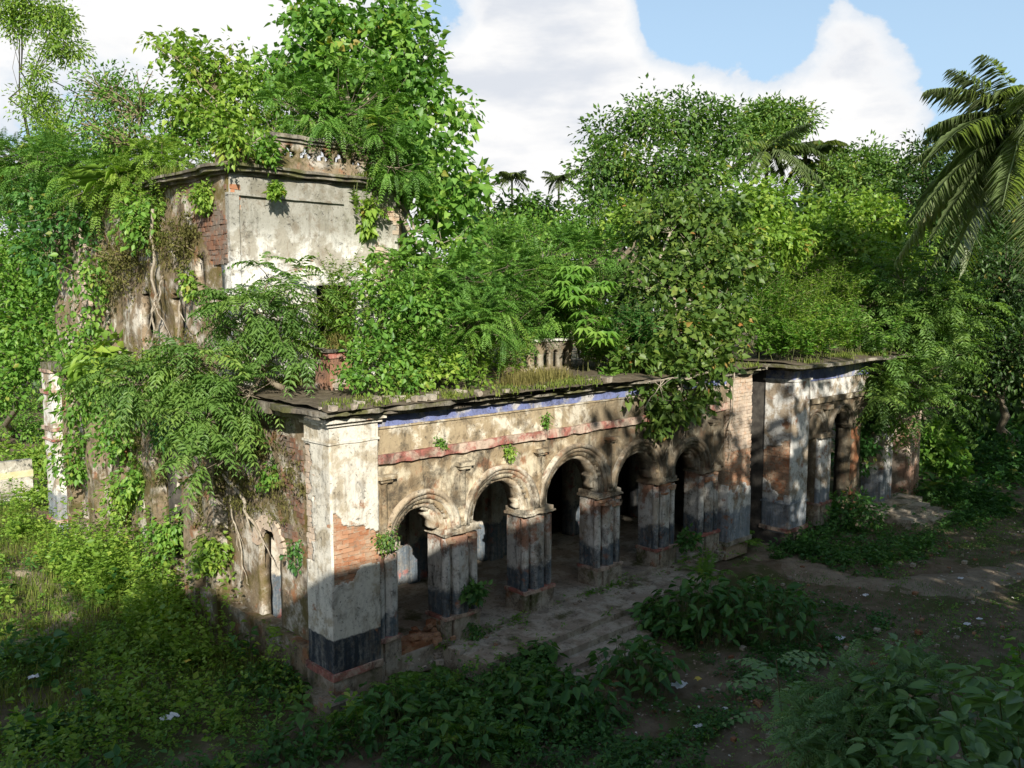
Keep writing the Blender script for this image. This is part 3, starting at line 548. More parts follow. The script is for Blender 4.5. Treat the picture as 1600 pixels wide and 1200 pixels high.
# ------------------------------------------------------------------ plants
def shp(pts_r, tip, base=0., fold=.10, bend=.12):
    """half outline (x>0) -> two folded halves of one leaf along +y; returns verts, faces"""
    n = len(pts_r); V = [(0, base, 0)] + [(x, y, fold*x - bend*y*y) for x, y in pts_r] + [(0, tip, -bend*tip*tip)] + [(-x, y, fold*x - bend*y*y) for x, y in pts_r[::-1]]
    return np.array(V, float), np.array([list(range(0, n+2)), [0]+list(range(n+1, 2*n+2))])
SH = {'lance': shp([(.5, .42)], 1., fold=.3), 'ovate': shp([(.36, .18), (.5, .45)], 1., fold=.22, bend=.2),
      'blade': shp([(.2, .08), (.41, .26), (.49, .48), (.31, .78)], 1., fold=.2, bend=.28),
      'heart': shp([(.34, -.10), (.52, .22), (.30, .62)], 1.05, base=.04, fold=.18, bend=.22)}
def leaves(g, P, D, N, L, wid, shape, a):
    """one leaf per row; wid = width / length"""
    V, F = SH[shape]; P, D = np.asarray(P, float), unit(D); X = unit(np.cross(D, N)); N = np.cross(X, D); L = np.asarray(L)[:, None, None]
    W_ = (P[:, None] + L*(X[:, None]*(V[:, 0]*wid)[None, :, None] + D[:, None]*V[:, 1][None, :, None] + N[:, None]*V[:, 2][None, :, None]*(1.0))).reshape(-1, 3)
    k = len(V); FF = (F[None] + (np.arange(len(P))*k)[:, None, None]).reshape(-1, F.shape[1]); g.add(W_, FF, np.repeat(a, len(F)))
def fronds(g, B, D, L, k, ll, lw, droop, a, ang=.55, ldroop=.25, shape='lance', t0=.15, stalk=.006, rng=None):
    """pinnate fronds: base B, direction D, length L; k pairs of leaflets"""
    n = len(B); D = unit(D); L = np.asarray(L)*np.ones(n); dr = np.asarray(droop)*np.ones(n); t_ = np.linspace(t0, 1, k); dn = np.array([0, 0, -1.])
    pos = B[:, None] + D[:, None]*(L[:, None]*t_)[..., None] + dn*(dr[:, None]*L[:, None]*t_**2)[..., None]
    tan = unit(D[:, None] + dn*(2*dr[:, None]*t_)[..., None]); side = np.cross(tan, np.array([0, 0, 1.])); side = unit(side + 1e-4); nr = np.cross(side, tan)
    prof = np.sin(PI*(.18+.72*t_))**.8; R = rng or np.random.RandomState(1)
    for s in (-1, 1):
        d = side*s*math.cos(ang) + tan*math.sin(ang) + dn*ldroop + R.normal(0, .09, pos.shape)
        leaves(g, pos.reshape(-1, 3), d.reshape(-1, 3), nr.reshape(-1, 3) + R.normal(0, .15, (n*k, 3)), (L[:, None]*ll*prof*R.uniform(.85, 1.15, (n, k))).ravel(), lw, shape, np.clip(np.repeat(a, k)+R.normal(0, .06, n*k), 0, 1))
    ts = np.linspace(0, 1, 5); q = B[:, None] + D[:, None]*(L[:, None]*ts)[..., None] + dn*(dr[:, None]*L[:, None]*ts**2)[..., None]
    ws = (stalk*L)[:, None, None]*np.linspace(1, .3, 5)[None, :, None]; sd = unit(np.cross(D, np.array([0, 0, 1.]))+1e-4)[:, None]
    V = np.stack([q-sd*ws, q+sd*ws], 2).reshape(-1, 3); i = (np.arange(n)[:, None]*10 + np.arange(4)[None]*2).ravel(); g.add(V, np.stack([i, i+1, i+3, i+2], 1), np.repeat(a, 4))
def pick(lobes, n, R, shell):
    lobes = [(np.array(c), rh, rv) for c, rh, rv in lobes]; wts = np.array([rh*rh*rv for _, rh, rv in lobes])**.75; wts /= wts.sum()
    li = R.choice(len(lobes), n, p=wts); u = unit(R.normal(size=(n, 3))); r_ = R.uniform(0, 1, n)**shell
    C = np.array([l[0] for l in lobes])[li]; Rr = np.array([(l[1], l[1], l[2]) for l in lobes])[li]
    k = .52+.95*vn(C+u*2.3, 1.5, 3); return C + u*(r_*k)[:, None]*Rr, unit(u/Rr*Rr.mean(1)[:, None]), li
def seed(s): return np.random.RandomState(zlib.crc32(s.encode()) & 0x7fffffff)
def limbs(g, base, lobes, tips, li, r0, R, sides=6, twig=.006, every=1):
    base = np.array(base, float); cs = [np.array(l[0]) for l in lobes]; top = np.mean(cs, 0)
    hubs = []; fork = base + (top-base)*np.array([.45, .45, .5]); p = np.linspace(0, 1, 6)[:, None]*(fork-base)+base; p[1:-1] += R.normal(0, .03*np.linalg.norm(fork-base), (4, 3))*np.array([1, 1, .3])
    g.tube(p, np.linspace(r0*1.15, r0*.75, 6), sides+1)
    for c, l in zip(cs, lobes):
        end = c - np.array([0, 0, l[2]*.2]); mid = fork*.45 + end*.55; mid[2] += .15*(end[2]-fork[2]); tt = np.linspace(0, 1, 6)[:, None]; q_ = (1-tt)**2*fork + 2*tt*(1-tt)*mid + tt**2*end; q_[1:-1] += R.normal(0, .035*np.linalg.norm(end-fork), (4, 3))
        g.tube(q_, np.linspace(r0*.6, max(twig*2.0, r0*.18), 6), sides-1); hubs.append((q_[-1], q_[4]))
    for q, k in list(zip(tips, li))[::every]:
        h = hubs[k][0] if R.rand() < .65 else hubs[k][1]; m = (h+q)/2 + R.normal(0, .06, 3)*np.linalg.norm(q-h); g.tube([h, m, q], [twig*2, twig*1.5, twig], 3)
def thing(name, label, cat, base, group=None): return empty(name, base, label, cat, group)
def broad(name, label, base, lobes, mat, n, per, cr, size, shape='ovate', wid=.62, trunk=.1, bark='bark', shell=.5, droop=.25, cat='tree', group=None, flat=.7, every=2, twig=.006):
    R = seed(label); T = thing(name, label, cat, base, group); C, U, li = pick(lobes, n, R, shell); g = G()
    P = np.repeat(C, per, 0) + unit(R.normal(0, 1, (n*per, 3)))*(cr*1.9*R.rand(n*per)**.5)[:, None]*np.array([1, 1, .8]); O = unit(P - np.repeat(C, per, 0))
    D = O*.8 + np.repeat(U, per, 0)*.5 + R.normal(0, .45, P.shape) + np.array([0, 0, -droop]); N = np.array([0, 0, flat]) + np.repeat(U, per, 0)*.45 + R.normal(0, .38, P.shape)
    av = np.clip(np.repeat(R.normal(.47, .17, n), per) + R.normal(0, .17, n*per), 0, 1)
    leaves(g, P, D, N, size*(.38+.95*R.rand(n*per)**.8), wid, shape, av); g.obj('crown', M[mat], T)
    b = G(); limbs(b, base, lobes, C, li, trunk, R, every=every, twig=twig); b.obj('trunk', M[bark], T, smooth=True); return T
def pinn(name, label, base, lobes, mat, n, nf, L, k, ll, lw, droop=.3, trunk=.07, bark='bark', shell=.5, up=.25, cat='tree', group=None, every=1, twig=.006, ang=.55, ldroop=.2, shape='lance'):
    R = seed(label); T = thing(name, label, cat, base, group); C, U, li = pick(lobes, n, R, shell); g = G(); m = n*nf
    az = R.uniform(0, 2*PI, m); D = np.stack([np.cos(az), np.sin(az), R.normal(up, .3, m)], 1) + np.repeat(U, nf, 0)*.9
    fronds(g, np.repeat(C, nf, 0) + R.normal(0, .04, (m, 3)), D, L*R.uniform(.6, 1.15, m), k, ll, lw, droop*R.uniform(.5, 1.5, m), np.clip(np.repeat(R.normal(.47, .15, n), nf)+R.normal(0, .08, m), 0, 1), ang, ldroop, shape, rng=R)
    g.obj('crown', M[mat], T); b = G(); limbs(b, base, lobes, C, li, trunk, R, every=every, twig=twig); b.obj('trunk', M[bark], T, smooth=True); return T
def spires(name, label, base, stems, h, spread, mat, per, size, wid=.3, shape='lance', group=None, stemr=.006, lean=.15, t0=.2, cat='shrub', area=.25, side=0):
    """upright weeds: several stems with leaves all the way up"""
    R = seed(label); T = thing(name, label, cat, base, group); g = G(); b = G(); base = np.array(base)
    for s in range(stems):
        o = base + np.array([*(R.normal(0, area, 2)), 0]); tp = o + np.array([*(R.normal(0, spread, 2)), h*R.uniform(.6, 1.05)]); md = (o+tp)/2 + np.array([*R.normal(0, lean*.5, 2), .08*h])
        curves = [(o, md, tp, per, 1.)]
        for q in range(side):
            tt = R.uniform(.3, .85); st = (1-tt)**2*o+2*tt*(1-tt)*md+tt*tt*tp; e = st + np.array([*R.normal(0, .22*h, 2), R.uniform(.1, .3)*h]); curves.append((st, (st+e)/2, e, per//3, .8))
        for o_, m_, t_, k, sz in curves:
            tt = np.linspace(0, 1, 6)[:, None]; p = (1-tt)**2*o_ + 2*tt*(1-tt)*m_ + tt**2*t_; b.tube(p, np.linspace(stemr*1.5, stemr*.5, 6), 4)
            u = R.uniform(t0 if sz == 1. else .1, 1, k)[:, None]; P = (1-u)**2*o_ + 2*u*(1-u)*m_ + u**2*t_; az = R.uniform(0, 2*PI, k)
            D = np.stack([np.cos(az), np.sin(az), R.normal(.35, .3, k)], 1); leaves(g, P, D, np.array([0, 0, 1.]) + R.normal(0, .3, (k, 3)), sz*size*R.uniform(.5, 1.2, k)*(1.15-.6*u[:, 0]), wid, shape, np.clip(R.normal(.5, .17, k)+.1*(u[:, 0]-.5), 0, 1))
    g.obj('foliage', M[mat], T); b.obj('stem', M['stem'], T); return T
def palmate(name, label, base, tips, mat, per, L, group=None):
    """cassava-like plant: leaf whorls of seven fingers on long stalks"""
    R = seed(label); T = thing(name, label, 'plant', base, group); g = G(); b = G(); base = np.array(base)
    for tp in tips:
        tp = np.array(tp); b.tube([base, base*.5+tp*.5+R.normal(0, .06, 3), tp], [.022, .016, .01], 5)
        for q in range(per):
            az = R.uniform(0, 2*PI); d = np.array([math.cos(az), math.sin(az), R.uniform(-.1, .6)]); e = tp + d*R.uniform(.15, .42) + np.array([0, 0, R.uniform(-.1, .12)]); b.tube([tp, (tp+e)/2+[0, 0, .03], e], [.004]*3, 3)
            f_ = unit(d*np.array([1, 1, .2])+np.array([0, 0, -.25])); s = unit(np.cross(f_, [0, 0, 1.])); k = 7; aa = np.linspace(-2.1, 2.1, k)
            D = f_[None]*np.cos(aa)[:, None] + s[None]*np.sin(aa)[:, None] + np.array([0, 0, -.25]); leaves(g, np.repeat(e[None], k, 0), D, np.tile([0, 0, 1.], (k, 1)) + f_*.4 + R.normal(0, .1, (k, 3)), L*(1-.25*np.abs(aa)/2.1)*R.uniform(.85, 1.1), .26, 'lance', np.full(k, np.clip(R.normal(.55, .15), 0, 1)))
    g.obj('foliage', M[mat], T); b.obj('stem', M['twig'], T); return T
def rosette(name, label, base, n, L, mat, wid=.5, shape='ovate', rise=.5, stalk=.5, group=None, spread=.5, cat='plant'):
    """low broad-leaved plant: leaves on arching stalks from scattered points"""
    R = seed(label); T = thing(name, label, cat, base, group); g = G(); b = G(); base = np.array(base)
    for q in range(n):
        r_ = spread*math.sqrt(R.rand()); a_ = R.uniform(0, 2*PI); o = base + np.array([r_*math.cos(a_), r_*math.sin(a_), 0]); az = R.uniform(0, 2*PI); d = np.array([math.cos(az), math.sin(az), 0])
        hh = rise*R.uniform(.3, 1.05)*(1-.45*(r_/spread)**2); e = o + d*stalk*R.uniform(.2, .8)*.5 + np.array([0, 0, hh]); b.tube([o, o*.5+e*.5+np.array([0, 0, hh*.15]), e], [.006, .005, .004], 3)
        leaves(g, [e], [d + np.array([0, 0, R.normal(-.25, .3)])], [np.array([0, 0, 1.]) + R.normal(0, .3, 3)], [L*R.uniform(.6, 1.25)], wid, shape, [np.clip(R.normal(.45, .17), 0, 1)])
    g.obj('foliage', M[mat], T); b.obj('stem', M['stem'], T); return T
def fern(name, label, base, n, L, mat='bush', group=None):
    R = seed(label); T = thing(name, label, 'fern', base, group); g = G(); az = R.uniform(0, 2*PI, n); B = np.array(base) + np.column_stack([R.normal(0, .1, (n, 2)), np.zeros(n)])
    fronds(g, B, np.stack([np.cos(az), np.sin(az), R.uniform(.4, 1.3, n)], 1), L*R.uniform(.6, 1.1, n), 18, .17, .24, R.uniform(.3, .7, n), np.clip(R.normal(.5, .15, n), 0, 1), .25, .05, t0=.18, rng=R); g.obj('frond', M[mat], T); return T
def tufts(name, label, pts, per, h, mat, spread=.1, kind=None, cat=None, group=None, wid=.012, parent=None, hang=0.):
    R = seed(label); P = np.asarray(pts, float); n = len(P)*per; B = np.repeat(P, per, 0) + np.column_stack([R.normal(0, spread, (n, 2)), R.normal(0, spread*.25, n)]); az = R.uniform(0, 2*PI, n); d = np.stack([np.cos(az), np.sin(az), np.zeros(n)], 1)
    H = h*R.uniform(.4, 1.1, n)[:, None]; ln = R.uniform(.15, 1.1, n)[:, None]; s = np.stack([-np.sin(az), np.cos(az), np.zeros(n)], 1)*wid; up = np.array([0, 0, 1.-2*hang])
    p1 = B + up*H*.55 + d*H*ln*.25; p2 = B + up*H*(1-.45*ln) + d*H*ln*.9; V = np.stack([B-s, B+s, p1+s*.7, p1-s*.7, p2], 1).reshape(-1, 3); i = np.arange(n)*5
    a = np.clip(R.normal(.5, .2, n), 0, 1); g = G(); g.add(V, np.stack([i, i+1, i+2, i+3], 1), a); g.A; g.F.append(np.stack([i+3, i+2, i+4], 1)); g.A.append(a)
    return g.obj('grass_blades' if False else name, M[mat], parent, loc=P[0] if parent is None else None, label=label if parent is None else None, cat=cat, group=group, kind=kind)
def palm(name, label, base, top, nf, L, mat, k=46, ll=.24, lw=.05, r0=.16, group=None, bend=0., lift=(-.4, 1.1), ldroop=.55, fixed=None):
    R = seed(label); T = thing(name, label, 'palm tree', base, group); base, top = np.array(base, float), np.array(top, float); b = G(); tt = np.linspace(0, 1, 14)[:, None]
    md = (base+top)/2 + np.array([bend, bend*.4, 0]); p = (1-tt)**2*base + 2*tt*(1-tt)*md + tt**2*top; b.tube(p, np.linspace(r0*1.3, r0*.8, 14)*(1+.05*np.sin(np.arange(14)*3)), 9); b.obj('trunk', M['palebark'], T, smooth=True)
    g = G(); az = np.arange(nf)*2.399 + R.normal(0, .2, nf); upv = np.linspace(lift[1], lift[0], nf) + R.normal(0, .1, nf); D = np.stack([np.cos(az), np.sin(az), upv], 1)
    if fixed is not None: D = np.vstack([np.array(fixed), D]); nf = len(D)
    fronds(g, np.repeat(top[None], nf, 0), D, L*R.uniform(.85, 1.1, nf), k, ll, lw, R.uniform(.22, .7, nf), np.clip(R.normal(.5, .24, nf), 0, 1), .5, ldroop, t0=.16, stalk=.009, rng=R); g.obj('frond', M[mat], T); return T
BG = 'trees beyond the ruin'; RF = 'plants rooted on the lower roof'; TF = 'plants rooted on the upper roof'; GP = 'plants growing on the ground'; WP = 'small plants rooted in the masonry'
# --- upper roof
broad('fig_tree', 'tall fig tree with big heart-shaped leaves crowning the upper storey', (3.6, 6.0, 9.9), [((3.78,6.23,13.36),1.17,1.17), ((4.81,5.27,13.52),1.25,1.09), ((5.32,4.68,12.74),1.09,1.09), ((5.82,4.06,11.65),0.75,0.94), ((4.67,5.94,12.39),1.44,0.96), ((4.95,3.73,10.30),1.06,1.13), ((5.39,3.20,9.55),0.88,0.94), ((4.60,4.49,11.39),1.22,0.92), ((4.98,3.06,8.62),0.82,0.74), ((3.78,6.86,12.87),0.96,0.72), ((5.19,4.99,14.14),0.63,0.63), ((3.83,6.29,14.14),0.63,0.55), ((5.54,2.68,9.81),0.36,0.45), ((4.91,2.74,7.87),0.59,0.44)], 'heart', 380, 25, .25, .165, 'heart', .95, .16, 'palebark', droop=.45, group=TF, shell=.42, flat=.45)
pinn('feathery_shrub', 'fine feathery shrub in front of the fig tree above the pierced parapet', (2.9, 4.6, 9.9), [((2.60,5.17,11.57),1.09,0.66), ((3.22,4.15,11.50),1.08,0.86), ((3.46,3.40,10.73),0.85,0.59), ((3.78,3.02,10.17),0.59,0.51), ((2.57,4.31,11.16),0.85,0.42)], 'feather', 140, 9, .62, 12, .155, .36, .45, .05, group=TF, cat='shrub')
broad('vine_shrub', 'loose shrub with yellow-green leaves at the upper roof corner, leaves trailing over', (.9, 5.0, 9.9), [((1.44,9.16,13.43),0.67,0.61), ((1.80,8.00,12.58),0.97,0.86), ((2.15,6.90,12.00),0.69,0.92), ((1.49,6.74,11.29),0.89,0.60), ((1.40,8.27,11.81),0.86,0.70), ((1.44,5.87,10.66),0.46,0.65)], 'lime', 210, 16, .20, .14, 'heart', .8, .03, 'twig', droop=.5, group=TF, cat='shrub', every=1, shell=.6)
broad('twiggy_shrub', 'sparse twiggy shrub with bare stems left of the upper roof corner', (.6, 8.0, 9.9), [((0.45,11.37,12.63),0.97,0.75), ((0.84,10.24,12.11),0.85,0.98), ((0.3,9.93,11.20),1.15,0.72), ((0.96,8.60,11.11),0.66,0.63), ((0.15,11.54,11.80),0.75,0.67)], 'weed', 260, 14, .20, .13, 'lance', .46, .03, 'twig', group=TF, cat='shrub', every=1, shell=.6, twig=.011)
rosette('strap_leaved_plant', 'clump of yellow-green strap leaves on the left upper cornice', (.05, 9.0, 9.9), 110, .75, 'lime', .12, 'lance', .5, .7, TF, .5)
broad('cornice_sapling', 'small pale-stemmed sapling leaning out over the upper cornice', (.9, 3.85, 9.95), [((1.58,4.65,10.87),0.36,0.55), ((1.27,4.92,10.66),0.39,0.42), ((1.64,4.37,10.23),0.30,0.34)], 'lime', 34, 11, .12, .09, 'ovate', .7, .02, 'palebark', group=TF, cat='sapling', every=1)
pinn('leafy_bush', 'dense mid-green bush covering the left end of the upper roof', (.9, 12.0, 9.9), [((0.15,13.51,11.04),1.07,0.68), ((-0.2,15.23,11.02),1.12,0.84), ((0.3,11.92,10.54),1.03,0.55), ((0.76,10.83,10.88),0.75,0.54)], 'feather', 140, 8, .8, 11, .15, .36, .4, .05, group=TF, cat='bush')
pinn('leafy_bush', 'feathery bush spilling over the middle of the left upper cornice', (.5, 7.2, 9.9), [((0.3,7.59,10.38),0.74,0.47), ((0.15,9.22,10.09),0.78,0.47), ((0.43,6.48,10.20),0.46,0.29), ((-0.02,11.02,9.93),0.83,0.58), ((0.08,7.85,9.66),0.48,0.36)], 'lime', 150, 8, .6, 12, .15, .38, .6, .04, group=TF, cat='bush')
broad('leafy_bush', 'leafy bush behind the corner post of the upper roof', (1.4, 6.2, 9.9), [((1.57,8.72,11.20),0.80,0.51), ((2.75,6.96,11.57),0.78,0.63), ((3.41,7.16,12.55),0.72,0.64), ((3.08,8.20,12.84),0.66,0.74), ((1.54,6.89,10.81),0.68,0.39), ((1.60,5.42,10.56),0.57,0.34), ((2.23,5.42,10.92),0.58,0.38)], 'weed', 210, 15, .2, .13, 'ovate', .6, .03, 'twig', group=TF, cat='bush')
broad('leafy_bush', 'dark creeper bush overhanging the far left of the upper wall', (.4, 13.8, 9.9), [((-0.14,13.31,9.60),0.89,0.71), ((-0.32,14.31,8.58),0.82,0.91), ((-0.06,11.51,9.14),0.59,0.59), ((-0.27,15.16,10.09),0.93,0.74)], 'bush', 120, 15, .26, .18, 'ovate', .6, .04, 'twig', group=TF, cat='bush')
spires('parapet_weeds', 'small weeds on the coping of the pierced parapet', (2.2, 3.95, 10.6), 9, .28, .1, 'lime', 12, .07, .5, 'ovate', TF, area=.45, cat='weed')
spires('cornice_weeds', 'weeds hanging from the broken edge of the upper cornice', (3.3, 3.75, 9.75), 8, -.75, .18, 'lime', 30, .13, .7, 'heart', TF, area=.2, cat='weed')
# --- lower roof
pinn('drooping_tree', 'bright compound-leaved tree drooping over the left corner of the lower roof', (.7, 2.6, 5.35), [((0.21,2.65,7.03),0.99,0.56), ((-0.35,3.15,6.78),0.68,0.62), ((-1.01,3.13,6.07),0.90,0.60), ((0.42,2.34,6.29),0.68,0.68), ((-1.17,2.30,5.07),0.70,0.64), ((-1.26,5.09,5.59),0.78,0.50), ((-1.23,1.70,4.34),0.57,0.43), ((-0.36,2.15,5.49),0.71,0.48), ((0.78,3.45,7.67),0.78,0.36)], 'neem', 120, 7, .75, 8, .24, .30, .5, .07, group=RF, up=.05, ldroop=.3)
spires('slim_shrub', 'slim upright shrub of small leaves against the bright upper wall', (2.0, 3.1, 5.4), 15, 2.6, .34, 'lime', 90, .16, .28, 'lance', RF, area=.3, side=3)
spires('slim_shrub', 'tall thin shrub left of the pale wall patch near the tower corner', (2.15,5.87,5.40), 9, 2.9, .32, 'lime', 80, .15, .3, 'lance', RF, area=.28, side=3)
broad('leafy_shrub', 'leafy bright green shrub right of the roof post', (2.5, 2.3, 5.35), [((2.76,2.24,7.55),0.67,0.67), ((2.15,1.72,6.64),0.64,0.71), ((2.97,1.42,7.02),0.79,0.79), ((2.26,1.12,6.02),0.76,0.48), ((1.71,1.64,6.02),0.44,0.38)], 'weed', 150, 14, .17, .145, 'ovate', .5, .03, 'stem', group=RF, cat='shrub', shell=.55)
pinn('mimosa_tree', 'small feathery tree with a thin bare trunk near the cornice edge', (4.39,1.66,5.35), [((4.46,1.76,7.70),1.05,0.49), ((3.76,1.79,7.15),0.82,0.55), ((4.78,1.08,7.01),0.83,0.62), ((3.91,1.02,6.61),0.94,0.47), ((3.78,2.70,7.85),0.64,0.35), ((5.65,1.60,7.72),0.73,0.44)], 'feather', 150, 8, .68, 14, .15, .36, .4, .035, group=RF, up=.1)
broad('low_shrub', 'low shrub with rounded leaves at the foot of the roof post', (2.00,1.42,5.35), [((1.25,0.65,5.73),0.48,0.26), ((1.85,0.36,5.69),0.46,0.30), ((1.11,1.07,5.77),0.30,0.22)], 'weed', 60, 12, .10, .10, 'ovate', .7, .015, 'stem', group=RF, cat='shrub')
broad('low_shrub', 'low shrub with pale leaves beside the thin mimosa trunk', (3.22,0.92,5.35), [((2.57,0.51,5.72),0.40,0.31), ((3.02,0.37,5.83),0.35,0.35), ((3.43,-0.04,5.64),0.25,0.18)], 'lime', 50, 12, .10, .11, 'ovate', .7, .015, 'stem', group=RF, cat='shrub')
palmate('cassava', 'cassava plant with fingered leaves behind the pierced balustrade', (11.99,5.05,5.35), [((8.25,1.92,7.85),0.02,0.02)[0], ((8.63,1.51,7.45),0.02,0.02)[0], ((7.95,1.42,7.14),0.02,0.02)[0], ((7.98,1.03,6.60),0.02,0.02)[0], ((7.90,1.91,7.37),0.02,0.02)[0], ((7.84,0.7,6.15),0.02,0.02)[0]], 'weed', 11, .40, RF)
palmate('cassava', 'cassava plant half hidden behind the feathery mimosa crown', (8.18,8.65,5.35), [((4.50,3.42,8.03),0.01,0.01)[0], ((4.08,3.84,8.18),0.01,0.01)[0], ((4.82,3.11,7.88),0.01,0.01)[0]], 'weed', 9, .36, RF)
pinn('roof_thicket', 'bright feathery thicket filling the roof behind the balustrade', (7.5, 5.5, 5.4), [((8.07,3.45,7.63),1.01,0.75), ((9.69,4.09,8.37),1.07,0.80), ((6.71,2.51,6.52),0.63,0.55), ((8.15,2.59,6.97),0.74,0.66), ((8.53,5.20,8.37),0.98,0.71), ((11.36,3.89,8.42),0.93,0.65)], 'feather', 150, 8, .8, 12, .16, .34, .4, .05, group=RF, cat='thicket', up=.3)
spires('tall_weeds', 'tall dark weeds with spiky shoots beyond the cassava', (9.4, 3.2, 5.35), 34, 2.5, .3, 'weed', 75, .20, .24, 'lance', RF, area=.55, side=3)
spires('tall_weeds', 'tall weeds in shade behind the overhanging fig', (10.4, 1.2, 5.35), 24, 1.8, .3, 'bush', 60, .22, .24, 'lance', RF, area=.5, side=2)
spires('tall_weeds', 'bright tall weeds along the skyline of the middle roof', (9.0, 6.0, 5.35), 28, 3.0, .4, 'lime', 70, .2, .26, 'lance', RF, area=.8, side=3)
broad('overhanging_fig', 'large fig rooted on the roof edge, leaves hanging over the right arches', (10.6, .5, 5.3), [((13.74,1.80,9.53),1.40,0.93), ((12.91,2.55,9.35),1.30,0.93), ((12.92,1.00,8.20),1.52,1.07), ((11.57,1.52,7.65),1.22,0.96), ((11.92,0.1,6.79),1.02,0.85), ((10.48,0.29,6.32),1.15,0.74), ((9.64,-0.15,5.41),0.95,0.47), ((9.03,0.18,5.58),0.70,0.47), ((9.45,-0.49,4.66),0.70,0.50), ((8.55,-0.01,4.97),0.55,0.43), ((10.86,-0.44,5.68),0.81,0.57), ((9.00,-0.26,4.21),0.43,0.34), ((10.57,-0.55,4.90),0.45,0.40), ((8.47,0.73,5.74),0.47,0.31)], 'ficus', 520, 18, .24, .165, 'heart', .85, .12, 'palebark', group=RF, droop=.45, shell=.45, flat=.5)
broad('hanging_creeper', 'creeper with round leaves hanging in the dark gap beside the end pier', (17.44,1.85,5.25), [((17.23,1.71,4.75),0.37,0.58), ((17.24,1.58,3.92),0.33,0.46)], 'heart', 26, 11, .14, .15, 'heart', .9, .012, 'twig', group=WP, cat='creeper', droop=.8)
for k, (px, py, lab, h, mt) in enumerate(((1225,545,'yellow-green bush at the left end of the far wing roof',2.4,'lime'), (1290,545,'sunlit tall bush in the middle of the far wing roof',2.9,'lime'), (1345,545,'upright bush beside the compound-leaved tree on the wing',2.7,'weed'))):
    spires('upright_bush', lab, (19.29,2.20,5.47) if k == 0 else (21.28,1.69,5.41) if k == 1 else (23.17,1.28,5.36), 34, h, .32, mt, 70, .24, .3, 'lance', 'bushes on the far wing roof', area=.55, side=3, cat='bush')
spires('upright_bush', 'pale bush behind the sunlit one on the far wing', (23.17,3.43,5.88), 34, 3.4, .4, 'lime', 60, .27, .3, 'lance', 'bushes on the far wing roof', area=.7, side=3, cat='bush')
spires('upright_bush', 'darker bush between the fig and the far wing bushes', (17.24,2.09,5.56), 26, 2.8, .3, 'weed', 60, .24, .3, 'lance', 'bushes on the far wing roof', area=.5, side=3, cat='bush')
pinn('wing_tree', 'compound-leaved tree leaning over the right end of the far wing', (30.12,1.30,0), [((23.44,0,8.01),1.36,0.91), ((23.51,-0.89,7.11),1.45,1.12), ((22.13,-0.39,6.24),1.21,0.99), ((23.20,-1.50,5.58),1.32,0.99), ((21.43,-1.17,4.78),1.28,0.85), ((19.83,-1.14,4.05),0.86,0.74), ((24.84,-1.49,6.88),1.02,0.91), ((22.05,0.5,7.11),0.89,0.89), ((20.87,-1.66,3.38),0.94,0.73), ((20.15,-0.75,5.04),0.71,0.63), ((22.19,-2.15,3.95),0.95,0.74)], 'neem', 210, 7, 1.05, 8, .23, .32, .45, .10, group=BG, up=.1)
for lab, x, y, n_, h_, mt, sz, sh_, wd_ in (('fresh green weeds between the mimosa trunk and the leafy shrub', 3.1, 1.2, 22, 1.5, 'weed', .17, 'ovate', .5), ('pale upright weeds just behind the first grass on the cornice', 4.4, 1.1, 20, 1.2, 'lime', .15, 'ovate', .5), ('leafy weeds crowding the left end of the balustrade', 5.2, 3.0, 24, 1.9, 'weed', .18, 'ovate', .5),
    ('weeds in front of the balustrade by the cassava', 8.9, 1.4, 22, 1.2, 'weed', .17, 'lance', .35), ('bushy weeds beyond the cassava near the cornice', 9.3, 1.0, 26, 1.6, 'bush', .2, 'ovate', .5), ('bushy weeds at the right end of the lower roof', 12.6, 1.0, 26, 1.9, 'weed', .2, 'ovate', .5), ('tall bright weeds behind the mimosa crown', 4.4, 3.4, 26, 2.6, 'lime', .2, 'lance', .35), ('tall bright weeds behind the balustrade middle', 6.6, 3.6, 30, 2.8, 'weed', .22, 'lance', .35), ('tall weeds left of the overhanging fig crown', 8.6, 3.0, 28, 2.9, 'weed', .22, 'lance', .32)):
    spires('roof_weeds', lab, (x, y, 5.35), n_, h_, .3, mt, 60, sz, wd_, sh_, RF, area=.42, side=3, cat='weed')
for lab, x, y, n_, h_, mt in (('low leafy weeds along the front of the far wing roof, left', 15.4, .2, 24, 1.3, 'weed'), ('low yellow weeds along the front of the far wing roof, middle', 17.2, .1, 26, 1.5, 'lime'), ('leafy weeds along the front of the far wing roof, right', 19.2, .1, 28, 1.8, 'weed')):
    spires('roof_weeds', lab, (x, y, 5.36), n_, h_, .35, mt, 55, .22, .42, 'ovate', 'bushes on the far wing roof', area=.6, side=3, cat='weed')
tufts('grass_clump', 'brown-green grass clump on the cornice edge below the balustrade', [(4.66,0.35,5.33), (5.24,0.35,5.33), (5.90,0.51,5.33), (5.48,0.9,5.33), (6.49,0.78,5.33), (6.39,1.30,5.33)], 260, .42, 'drygrass', .2, wid=.006, cat='grass', group=RF)
tufts('grass_clump', 'grass clump at the left end of the lower cornice', [(0.8,3.48,5.33), (1.30,3.72,5.33), (1.83,3.98,5.33), (1.55,3.85,5.33)], 150, .36, 'grass', .14, cat='grass', group=RF)
tufts('grass_clump', 'small grass clump sprouting from the top of the roof post', [(1.6, 2.35, 6.17), (1.8, 2.4, 6.17)], 110, .42, 'drygrass', .09, cat='grass', group=RF)
R = seed('roofgrass')
def patchy(q): return q[fbm(q, .9, 77) > .52]
q = patchy(np.column_stack([R.uniform(-.2, 13.5, 420), -.35+np.abs(R.normal(0, .7, 420)), np.full(420, 5.33)]))
tufts('roof_grass', 'short grass and moss along the lower roof edge', q, 18, .14, 'grass', .10, kind='stuff')
